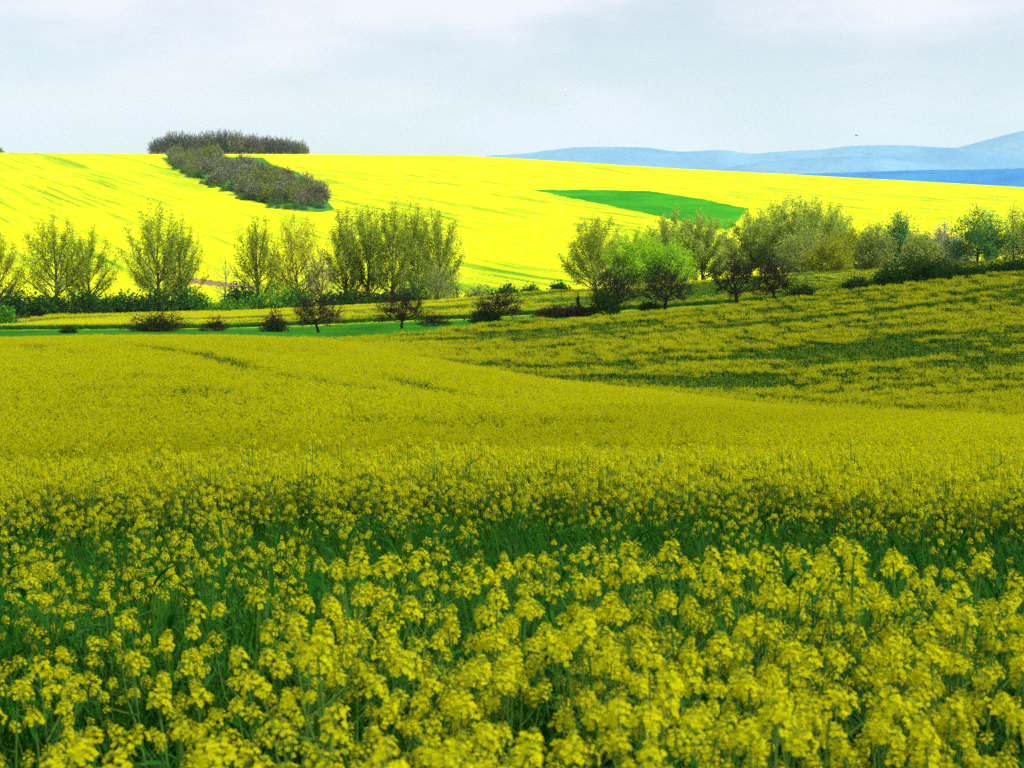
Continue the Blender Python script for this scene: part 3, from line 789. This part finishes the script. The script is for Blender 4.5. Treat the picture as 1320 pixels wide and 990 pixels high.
# ------------------------------------------------------------------ rapeseed: flower heads, leaves, plants
def flower_head(seed, nf=34, lod=0):
    rs = np.random.default_rng(seed)
    Vp, Fp = [], []
    n = 0
    Hh, Rr = rs.uniform(.042, .062), rs.uniform(.026, .033)
    pet = Geo(); bud = Geo()
    for i in range(nf):
        t = (i + .5) / nf
        az = i * 2.39996 + rs.normal() * .2
        rad = Rr * (1 - .62 * t ** 1.8) * rs.uniform(.75, 1.15)
        c = np.array([math.cos(az) * rad, math.sin(az) * rad, Hh * (t ** .85) + rs.normal() * .003])
        nrm = np.array([math.cos(az) * (1 - .75 * t), math.sin(az) * (1 - .75 * t), .35 + .8 * t]) + rs.normal(size=3) * .25
        nrm /= np.linalg.norm(nrm)
        A = np.cross(nrm, rs.normal(size=3)); A /= np.linalg.norm(A); B = np.cross(nrm, A)
        L_ = .0098 * rs.uniform(.8, 1.15) * (1 - .25 * t); W_ = L_ * .48
        Vs = []
        for q in range(4):
            a = q * math.pi / 2 + rs.normal() * .12
            d = A * math.cos(a) + B * math.sin(a); e = -A * math.sin(a) + B * math.cos(a)
            cup = rs.uniform(-.1, .5)
            Vs += [c + d * .0006, c + d * L_ * .62 + e * W_ + nrm * L_ * cup * .5, c + d * L_ + nrm * L_ * cup * .55, c + d * L_ * .62 - e * W_ + nrm * L_ * cup * .5]
        pet.add(np.array(Vs), np.arange(16).reshape(4, 4))
        p0 = np.array([0, 0, max(0, c[2] - .012)])
        s = np.array([-math.sin(az), math.cos(az), 0]) * .0006
        if lod == 0: bud.add(np.array([p0 - s, p0 + s, c + s, c - s]), [(0, 1, 2, 3)])
    for i in range(10):
        c = np.array([rs.normal() * .005, rs.normal() * .005, Hh + rs.uniform(0, .006)]); r = .0028
        V = c + r * np.array([(1, 0, 0), (0, 1, 0), (-1, 0, 0), (0, -1, 0), (0, 0, 1.8), (0, 0, -1.5)])
        bud.add(V, None, [(0, 1, 4), (1, 2, 4), (2, 3, 4), (3, 0, 4), (1, 0, 5), (2, 1, 5), (3, 2, 5), (0, 3, 5)])
    V = np.concatenate(pet.V + bud.V); n1 = pet.n
    F4 = [np.concatenate(pet.F4)] ; npet = len(F4[0])
    if bud.F4: F4.append(np.concatenate(bud.F4) + n1)
    F3 = np.concatenate(bud.F3) + n1
    F4 = np.concatenate(F4)
    mi = np.concatenate([np.zeros(npet, int), np.ones(len(F4) - npet + len(F3), int)])
    return V, F4, F3, mi
HEADS = [flower_head(900 + i, nf=random.choice([22, 28, 34])) for i in range(6)]
HEAD_ME = [np_mesh('flower_head', V, [F4, F3], [M['petal'], M['bud']], mi) for V, F4, F3, mi in HEADS]

def leaf_geo(rs, ln, wd, droop):
    n = 6; V = []
    for i in range(n):
        t = i / (n - 1)
        w = wd * math.sin(math.pi * min(1, t * .9 + .08)) ** .8 * (1 - .3 * t)
        x = ln * (t - .15 * t * t * droop); z = ln * (.35 * t - droop * t * t)
        V += [(x, -w, z + w * .5), (x, 0, z), (x, w, z + w * .5 + rs.normal() * .004)]
    F = []
    for i in range(n - 1):
        for j in range(2): F.append((i * 3 + j, i * 3 + j + 1, i * 3 + j + 4, i * 3 + j + 3))
    return np.array(V), np.array(F)
LEAFG = []
for i in range(4):
    rs = np.random.default_rng(40 + i)
    LEAFG.append(leaf_geo(rs, rs.uniform(.13, .22), rs.uniform(.009, .019), rs.uniform(.3, .9)))
LEAF_ME = [np_mesh('leaf', V, F, [M['leaf']], smooth=True) for V, F in LEAFG]

def plant_proto(seed, Hp, nbr):
    """returns stem Geo, list of (kind, index, Matrix)"""
    rs = np.random.default_rng(seed)
    g = Geo(); items = []
    lean = rs.normal(size=2) * .04
    def P(t): return np.array([lean[0] * t * t * Hp + .01 * math.sin(5 * t), lean[1] * t * t * Hp, t * Hp])
    tube(g, [P(t) for t in np.linspace(-.03, .97, 8)], np.linspace(.0055, .0025, 8), 5)
    items.append(('h', int(rs.integers(6)), Matrix.Translation(Vector(P(.955))) @ Euler((rs.normal() * .15, rs.normal() * .15, rs.uniform(0, 6)), 'XYZ').to_matrix().to_4x4() @ Matrix.Scale(rs.uniform(.95, 1.2), 4)))
    for i in range(nbr):
        s = rs.uniform(.5, .82); az = i * 2.4 + rs.normal() * .4
        p = P(s); out = rs.uniform(.05, .17); top = Hp * rs.uniform(.80, .97)
        q = np.array([p[0] + math.cos(az) * out, p[1] + math.sin(az) * out, top])
        m = (p + q) / 2 + np.array([math.cos(az), math.sin(az), 0]) * out * .22 - np.array([0, 0, .02])
        pts = [p, (p * .5 + m * .5) + [0, 0, -.004], m, (m + q) / 2, q]
        tube(g, pts, [.0028, .0026, .0022, .002, .0016], 4)
        d = (q - m); d /= np.linalg.norm(d)
        rot = Vector(d).to_track_quat('Z', 'Y').to_matrix().to_4x4()
        items.append(('h', int(rs.integers(6)), Matrix.Translation(Vector(q - d * .012)) @ rot @ Matrix.Scale(rs.uniform(.5, .95), 4)))
        if rs.random() < .45:
            c2 = P(rs.uniform(.60, .78)) + np.array([math.cos(az + 1.2), math.sin(az + 1.2), 0]) * rs.uniform(.03, .10)
            tube(g, [P(.55), (P(.55) + c2) / 2 + [0, 0, -.01], c2], [.0022, .002, .0015], 3)
            items.append(('h', int(rs.integers(6)), Matrix.Translation(Vector(c2)) @ Euler((rs.normal() * .3, rs.normal() * .3, 0), 'XYZ').to_matrix().to_4x4() @ Matrix.Scale(rs.uniform(.5, .85), 4)))
        if rs.random() < .5:
            items.append(('l', int(rs.integers(4)), Matrix.Translation(Vector(p)) @ Matrix.Rotation(az, 4, 'Z') @ Matrix.Rotation(-.5, 4, 'Y') @ Matrix.Scale(rs.uniform(.4, .7), 4)))
    for i in range(4):
        s = rs.uniform(.12, .6); az = rs.uniform(0, 6.28)
        items.append(('l', int(rs.integers(4)), Matrix.Translation(Vector(P(s))) @ Matrix.Rotation(az, 4, 'Z') @ Matrix.Rotation(rs.uniform(-.6, .1), 4, 'Y') @ Matrix.Scale(rs.uniform(.4, .75), 4)))
    return g, items

PL = [plant_proto(700 + i, h, nb) for i, (h, nb) in enumerate([(.98, 7), (.90, 6), (.94, 8), (.86, 6), (1.0, 6), (.82, 6)])]
STEM_ME = [g.mesh('stem', [M['stem']], True) for g, it in PL]

def make_plant(k):
    root = bpy.data.objects.new('rapeseed_plant', None); COL.objects.link(root)
    link('stem', STEM_ME[k], root)
    for kd, i, mx in PL[k][1]:
        o = link('flower_head' if kd == 'h' else 'leaf', HEAD_ME[i] if kd == 'h' else LEAF_ME[i], root)
        o.matrix_local = mx
    return root

def joined(geos):
    """geos: list of (V, F4, F3, mi4, mi3)"""
    Vs, F4s, F3s, m4, m3, n = [], [], [], [], [], 0
    for V, F4, F3, a, b in geos:
        Vs.append(V)
        if F4 is not None and len(F4): F4s.append(F4 + n); m4.append(a)
        if F3 is not None and len(F3): F3s.append(F3 + n); m3.append(b)
        n += len(V)
    Fs, mi = [], []
    if F4s: Fs.append(np.concatenate(F4s)); mi.append(np.concatenate(m4))
    if F3s: Fs.append(np.concatenate(F3s)); mi.append(np.concatenate(m3))
    return np.concatenate(Vs), Fs, np.concatenate(mi)

def xf(V, mx):
    A = np.array(mx)
    return V @ A[:3, :3].T + A[:3, 3]

PMATS = [M['petal'], M['bud'], M['stem'], M['leaf'], M['blade']]
def plant_mesh(k):
    g, items = PL[k]
    V = np.concatenate(g.V); F = np.concatenate(g.F4)
    geos = [(V, F, None, np.full(len(F), 2), None)]
    for kd, i, mx in items:
        if kd == 'h':
            V, F4, F3, mi = HEADS[i]
            geos.append((xf(V, mx), F4, F3, mi[:len(F4)], mi[len(F4):]))
        else:
            V, F = LEAFG[i]; geos.append((xf(V, mx), F, None, np.full(len(F), 3), None))
    Vv, Fs, mi = joined(geos)
    return np_mesh('rapeseed_crop', Vv, Fs, PMATS, mi)

def proto_collection(name, meshes):
    c = bpy.data.collections.new(name)
    for i, me in enumerate(meshes):
        c.objects.link(bpy.data.objects.new('%s_source_%02d' % (name, i), me))
    return c

def scatter(name, coll, P, rot, scl, ix, kind='stuff'):
    me = bpy.data.meshes.new(name)
    me.vertices.add(len(P)); me.vertices.foreach_set('co', np.asarray(P, np.float32).ravel())
    a = me.attributes.new('rot', 'FLOAT_VECTOR', 'POINT'); a.data.foreach_set('vector', np.asarray(rot, np.float32).ravel())
    a = me.attributes.new('scl', 'FLOAT_VECTOR', 'POINT'); a.data.foreach_set('vector', np.asarray(scl, np.float32).ravel())
    a = me.attributes.new('idx', 'INT', 'POINT'); a.data.foreach_set('value', np.asarray(ix, np.int32))
    o = link(name, me)
    ng = bpy.data.node_groups.new(name, 'GeometryNodeTree')
    ng.interface.new_socket('Geometry', in_out='INPUT', socket_type='NodeSocketGeometry')
    ng.interface.new_socket('Geometry', in_out='OUTPUT', socket_type='NodeSocketGeometry')
    N, LK = ng.nodes, ng.links.new
    gi, go = N.new('NodeGroupInput'), N.new('NodeGroupOutput')
    ci = N.new('GeometryNodeCollectionInfo'); ci.inputs['Collection'].default_value = coll
    ci.inputs['Separate Children'].default_value = True; ci.inputs['Reset Children'].default_value = True
    ip = N.new('GeometryNodeInstanceOnPoints'); ip.inputs['Pick Instance'].default_value = True
    def na_(nm, ty):
        n = N.new('GeometryNodeInputNamedAttribute'); n.data_type = ty; n.inputs['Name'].default_value = nm
        return [s for s in n.outputs if s.enabled and s.name == 'Attribute'][0]
    e2r = N.new('FunctionNodeEulerToRotation')
    LK(gi.outputs[0], ip.inputs['Points']); LK(ci.outputs[0], ip.inputs['Instance'])
    LK(na_('idx', 'INT'), ip.inputs['Instance Index'])
    LK(na_('rot', 'FLOAT_VECTOR'), e2r.inputs[0]); LK(e2r.outputs[0], ip.inputs['Rotation'])
    LK(na_('scl', 'FLOAT_VECTOR'), ip.inputs['Scale']); LK(ip.outputs[0], go.inputs[0])
    md = o.modifiers.new('scatter', 'NODES'); md.node_group = ng
    tag(o, kind=kind)
    return o

# where the near crop stands: candidate positions by distance band, a thin gap between the two stands
def jgrid(x0, x1, y0, y1, step, jit, rs):
    gx, gy = np.meshgrid(np.arange(x0, x1, step), np.arange(y0, y1, step))
    P = np.stack([gx.ravel(), gy.ravel()], 1) + rs.uniform(-jit, jit, (gx.size, 2)) * step
    return P
rs = np.random.default_rng(77)
C_ = jgrid(-16, 16, 0.9, 22, .176, .5, rs)
d_ = np.hypot(C_[:, 0], C_[:, 1]); th_ = np.arctan2(C_[:, 0], C_[:, 1]); u_ = u_of_theta(th_)
C_, d_, th_, u_ = [a[((np.abs(th_) < R(33)) & (d_ < 20.5)) | ((np.abs(C_[:, 0]) < 7) & (d_ < 13))] for a in (C_, d_, th_, u_)]
de_ = np.where(np.abs(th_) > R(20), C_[:, 1] / math.cos(R(20)), d_)
front_edge = 4.75 + .45 * (fbm(u_ / 130, u_ * 0, 61, 2) - .5) + .25 * sstep(700, 1200, u_) - 0.8 * sstep(480, 250, u_)
back_edge = 13.2 + 1.2 * (fbm(C_[:, 0] / 1.2, C_[:, 1] / 4, 62, 2) - .5)
clump = fbm(C_[:, 0] / .7, C_[:, 1] / .7, 63, 2)
dens = np.where(de_ < front_edge, .84 + .16 * sstep(.35, .6, clump) - .2 * sstep(600, 250, u_), np.where(d_ > back_edge, .95, .085 + .13 * sstep(480, 200, u_) + .5 * sstep(1.2, 0, back_edge - d_)))
dens = np.where(d_ < 1.7, 0, dens)
lo = np.where((de_ > front_edge) & (d_ < back_edge), .78, 1.0)
keep = rs.random(len(C_)) < dens
C_, d_, th_, u_, lo = C_[keep], d_[keep], th_[keep], u_[keep], lo[keep]
Zc = height(C_[:, 0], C_[:, 1])
hs = rs.uniform(.86, 1.10, len(C_)) * lo * np.where((rs.random(len(C_)) < .06) & (d_ > 13.5), 1.16, 1)
kk = rs.integers(0, 6, len(C_))
rr_ = np.stack([rs.normal(size=len(C_)) * .05, rs.normal(size=len(C_)) * .05, rs.uniform(0, 6.28, len(C_))], 1)
infr = (np.abs(th_) < R(19.8)) & (d_ > 1.75)
order = np.argsort(np.where(infr, d_, 1e9))
single = order[:min(290, int(infr.sum()))]
single = single[d_[single] < 5.4]
print('single plants', len(single), 'max d', d_[single].max(), 'crop plants', len(C_))
GR = 'rapeseed plants of the nearest stand'
plants = {}
def put_plant(k, loc, rot, s, label, grp):
    if k not in plants: r = plants[k] = make_plant(k)
    else:
        src = plants[k]; r = src.copy(); COL.objects.link(r)
        for ch in src.children:
            c = ch.copy(); COL.objects.link(c); c.parent = r
    r.location = loc; r.rotation_euler = rot; r.scale = (s, s, s)
    tag(r, label, 'plant', grp)
for i in single:
    put_plant(int(kk[i]), (C_[i, 0], C_[i, 1], Zc[i]), tuple(rr_[i]), float(hs[i]), 'flowering yellow rapeseed plant in the dense stand nearest the camera', GR)
# the tall ones that stand up before the green gap
for (u, v, d, k, lb) in [(1101, 688, 4.5, 0, 'tallest rapeseed plant against the green gap, round head, right of centre'), (1167, 693, 4.6, 2, 'tall rapeseed plant with wide loose head right of the tallest one'), (1024, 700, 4.6, 1, 'tall rapeseed plant with round head left of the tallest one'),
                         (1058, 710, 4.9, 3, 'lower round headed rapeseed plant between the two tall ones'), (560, 702, 5.0, 4, 'tall rapeseed plant rising into the green gap left of the middle'), (662, 712, 4.8, 5, 'tall rapeseed plant rising into the green gap in the middle'),
                         (786, 728, 4.7, 1, 'upright rapeseed plant rising at the middle right of the front stand'), (458, 718, 5.0, 3, 'rapeseed plant standing alone in the green gap, left of the middle'), (1252, 706, 5.2, 2, 'tall rapeseed plant against the green gap near the right edge'), (318, 752, 4.2, 4, 'tall rapeseed plant at the left end of the dense front stand')]:
    x, y = pos(u, d, v); z = hz(x, y)
    Hw = float(slope(u, v - 9)) * d - z
    put_plant(k, (x, y, z), (0, 0, u * .7), Hw / (1.02 * [.98, .90, .94, .86, 1.0, .82][k] + .03), lb, None)
rest = np.setdiff1d(np.arange(len(C_)), single)
crop_c = proto_collection('rapeseed_crop', [plant_mesh(k) for k in range(6)])
scatter('rapeseed_crop_stand', crop_c, np.stack([C_[rest, 0], C_[rest, 1], Zc[rest]], 1), rr_[rest], np.repeat(hs[rest][:, None], 3, 1), kk[rest])

# grass and leafy undergrowth between the rows
def tuft(seed):
    rs = np.random.default_rng(seed); geos = []
    for i in range(40):
        ln = rs.uniform(.25, .55); w = rs.uniform(.003, .007); az = rs.uniform(0, 6.28); b = rs.uniform(.1, .75)
        o = rs.normal(size=2) * .05; n = 5; V = []
        for j in range(n):
            t = j / (n - 1); ww = w * (1 - t ** 2) + .0004
            r = ln * b * t * t; z = ln * (t - .45 * b * t * t)
            V += [(o[0] + math.cos(az) * r - math.sin(az) * ww, o[1] + math.sin(az) * r + math.cos(az) * ww, z), (o[0] + math.cos(az) * r + math.sin(az) * ww, o[1] + math.sin(az) * r - math.cos(az) * ww, z)]
        F = np.array([(2 * j, 2 * j + 1, 2 * j + 3, 2 * j + 2) for j in range(n - 1)])
        geos.append((np.array(V), F, None, np.full(len(F), 4), None))
    for i in range(5):
        V, F = LEAFG[int(rs.integers(4))]
        mx = Matrix.Translation((rs.normal() * .05, rs.normal() * .05, rs.uniform(.08, .42))) @ Matrix.Rotation(rs.uniform(0, 6.28), 4, 'Z') @ Matrix.Rotation(rs.uniform(-.9, 0), 4, 'Y') @ Matrix.Scale(rs.uniform(.3, .7), 4)
        geos.append((xf(V, mx), F, None, np.full(len(F), 3), None))
    Vv, Fs, mi = joined(geos)
    return np_mesh('undergrowth', Vv, Fs, PMATS, mi)
uc = proto_collection('undergrowth', [tuft(60 + i) for i in range(5)])
Cg = jgrid(-14, 14, 1.5, 19, .155, .5, rs)
dg = np.hypot(Cg[:, 0], Cg[:, 1]); tg = np.arctan2(Cg[:, 0], Cg[:, 1])
gm = ((np.abs(tg) < R(31)) | (np.abs(Cg[:, 0]) < 6.5)) & (dg < 17) & ((rs.random(len(Cg)) < .75) | (dg > 4))
Cg, dg = Cg[gm], dg[gm]
sg = rs.uniform(.75, 1.25, len(Cg)) * (1 + .3 * sstep(4.5, 5.5, dg) * (1 - sstep(12.3, 13.8, dg)))
scatter('grass_undergrowth', uc, np.stack([Cg[:, 0], Cg[:, 1], height(Cg[:, 0], Cg[:, 1])], 1),
        np.stack([rs.normal(size=len(Cg)) * .08, rs.normal(size=len(Cg)) * .08, rs.uniform(0, 6.28, len(Cg))], 1), np.repeat(sg[:, None], 3, 1), rs.integers(0, 5, len(Cg)))

# middle distance crop in metre-wide clumps: stalk, leaves, loose heads
def patch(seed, nplant, hscale, heads=3, pq=9, size=1.3):
    rs = np.random.default_rng(seed); geos = []
    for i in range(nplant):
        x, y = rs.uniform(-size / 2, size / 2, 2); h = rs.uniform(.80, 1.05) * hscale
        a = rs.uniform(0, 3.14); w = .006
        V = np.array([(x - math.cos(a) * w, y - math.sin(a) * w, -.1), (x + math.cos(a) * w, y + math.sin(a) * w, -.1), (x + math.cos(a) * w * .5, y + math.sin(a) * w * .5, h), (x - math.cos(a) * w * .5, y - math.sin(a) * w * .5, h)])
        geos.append((V, np.array([(0, 1, 2, 3)]), None, np.array([2]), None))
        C, sz = [], []
        for q in range(heads):
            hx, hy, hh = x + rs.normal() * .07 * (q > 0), y + rs.normal() * .07 * (q > 0), h * (1 if q == 0 else rs.uniform(.78, .98))
            C.append(np.array([hx, hy, hh]) + rs.normal(size=(pq, 3)) * [.022, .022, .026])
        g = Geo(); leaves(g, np.concatenate(C), .021, rs, .6)
        F = np.concatenate(g.F4); geos.append((np.concatenate(g.V), F, None, np.zeros(len(F), int), None))
        g = Geo(); nl = 9
        leaves(g, np.stack([x + rs.normal(size=nl) * .08, y + rs.normal(size=nl) * .08, rs.uniform(.1, .74, nl) * h], 1), .085, rs, .1)
        F = np.concatenate(g.F4); geos.append((np.concatenate(g.V), F, None, np.full(len(F), 3), None))
    Vv, Fs, mi = joined(geos)
    return np_mesh('rapeseed_clump', Vv, Fs, PMATS, mi)
patches = [patch(800 + i, 42, 1.0) for i in range(4)] + [patch(810 + i, 34, .86, 2, 5) for i in range(2)] + [patch(820 + i, 32, .70, 1, 2) for i in range(2)]
pc = proto_collection('rapeseed_clump', patches)
Cm = jgrid(-110, 110, 15, 178, .92, .35, rs)
dm = np.hypot(Cm[:, 0], Cm[:, 1]); tm = np.arctan2(Cm[:, 0], Cm[:, 1]); um = u_of_theta(tm)
fCm = np.interp(np.clip(um, -420, 1740), US, dC); fFm = np.interp(np.clip(um, -420, 1740), US, dF)
mm = (np.abs(tm) < R(26)) & (dm > 19.6) & (dm < fCm + 3)
Cm, dm, tm, um, fCm, fFm = [a[mm] for a in (Cm, dm, tm, um, fCm, fFm)]
x_, y_ = Cm[:, 0], Cm[:, 1]
cr_u = np.array([800, 900, 1000, 1100, 1200, 1320, 1450]); cr_d = np.array([hit(a, v, 60, 300)[2] for a, v in zip(cr_u, [500, 511, 515, 517, 518, 516, 512])])
crd = np.interp(um, cr_u, cr_d); kcr = sstep(760, 900, um)
on2 = (sstep(-4, 4, dm - fFm) * (1 - kcr) + sstep(-5, 1.5, dm - crd) * kcr) * sstep(380, 620, um)
n1 = fbm(x_ / 17 + y_ / 60, y_ / 2.4 - x_ / 24, 91, 3); n2 = fbm(x_ / 45, y_ / 16, 93, 2)
row = .5 + .5 * np.sin((y_ * 1.0 - x_ * .10 + 2.2 * fbm(x_ / 30, y_ / 30, 92, 2)) * 2 * np.pi / 5.2)
g2 = on2 * (sstep(.46, .62, n1) * .62 * sstep(.32, .55, n2) + .27 * sstep(450, 800, um) + .44 * row ** 2 * sstep(.30, .62, fbm(x_ / 12, y_ / 7, 95, 2)))
def blob(u, v, ru, rd, a):
    X0, Y0, D0 = hit(u, v, 46, 300)
    return a * np.exp(-(((um - u) / ru) ** 2 + ((dm - D0) / rd) ** 2) ** 1.5)
for b in [(960, 499, 80, 2.2, 1.1), (1150, 503, 130, 2.0, 1.1), (1270, 496, 70, 3, .9), (1150, 432, 80, 2.5, .8), (1270, 398, 50, 2.5, .7), (820, 482, 80, 3, .7), (1240, 462, 60, 6, .9), (950, 455, 50, 4, .6), (700, 478, 90, 2.5, .6), (1080, 395, 50, 4, .6), (1180, 385, 60, 3, .5)]:
    g2 = np.maximum(g2, blob(*b) * (.55 + .9 * (n1 - .3)))
# wheel tracks and thin streaks in the left half
def track(pts, w, a):
    W_ = [hit(u, v, 46, 300)[:2] for u, v in pts]
    r = np.full(len(x_), 1e9)
    for (ax, ay), (bx, by) in zip(W_[:-1], W_[1:]):
        vx_, vy_ = bx - ax, by - ay; L2 = vx_ * vx_ + vy_ * vy_
        t = np.clip(((x_ - ax) * vx_ + (y_ - ay) * vy_) / L2, 0, 1)
        r = np.minimum(r, np.hypot(x_ - ax - t * vx_, y_ - ay - t * vy_))
    return a * np.exp(-(r / w) ** 2)
g1 = np.zeros(len(x_))
for t in [([(130, 455), (250, 470), (330, 497), (440, 516), (490, 523)], 1.1, .85), ([(510, 508), (590, 530), (655, 535)], 1.1, 1.0), ([(170, 505), (210, 510)], .9, .5), ([(250, 455), (410, 480), (520, 492)], .9, .5), ([(700, 506), (860, 520), (930, 532)], .9, .5), ([(0, 460), (130, 475)], .9, .35), ([(930, 516), (1080, 533), (1200, 541)], .8, .6)]:
    g1 = np.maximum(g1, track(*t) * (.75 + .6 * fbm(x_ / 5, y_ / 5, 97, 2)))
n3 = fbm(x_ / 9 + y_ / 12, y_ / 3 , 99, 3)
g1 = np.maximum(g1, (1 - on2) * .55 * sstep(.62, .8, n3))
gg = np.maximum(g1, g2) + rs.normal(size=len(x_)) * (.08 + .13 * on2)
pi_ = np.where(gg > .54, 6 + rs.integers(0, 2, len(x_)), np.where(gg > .32, 4 + rs.integers(0, 2, len(x_)), rs.integers(0, 4, len(x_))))
sc_ = rs.uniform(.93, 1.05, len(x_))
print('clumps', len(x_))
scatter('rapeseed_crop_field', pc, np.stack([x_, y_, height(x_, y_)], 1), np.stack([x_ * 0, x_ * 0, rs.integers(0, 4, len(x_)) * 1.5708 + rs.normal(size=len(x_)) * .2], 1), np.stack([np.ones_like(sc_), np.ones_like(sc_), sc_], 1), pi_)

# the field across the grass strip
Cv = jgrid(-150, 150, 150, 275, 1.1, .35, rs)
dv_ = np.hypot(Cv[:, 0], Cv[:, 1]); tv = np.arctan2(Cv[:, 0], Cv[:, 1]); uv = np.clip(u_of_theta(tv), -420, 1740)
mm = (np.abs(tv) < R(26)) & (dv_ > 205.5) & (dv_ < np.interp(uv, US, dN) + 3)
Cv = Cv[mm]; uv = uv[mm]
n4 = fbm(Cv[:, 0] / 25, Cv[:, 1] / 4, 111, 3)
gv = sstep(.45, .7, n4) * .6 + .10 + .30 * sstep(400, 900, uv) + rs.normal(size=len(uv)) * .1
pv = np.where(gv > .55, 6 + rs.integers(0, 2, len(uv)), np.where(gv > .25, 4 + rs.integers(0, 2, len(uv)), rs.integers(0, 4, len(uv))))
scatter('rapeseed_crop_valley', pc, np.stack([Cv[:, 0], Cv[:, 1], height(Cv[:, 0], Cv[:, 1])], 1), np.stack([uv * 0, uv * 0, rs.uniform(0, 6.28, len(uv))], 1), np.stack([1 + uv * 0, 1 + uv * 0, .85 + uv * 0], 1), pv)
print('valley clumps', len(uv))
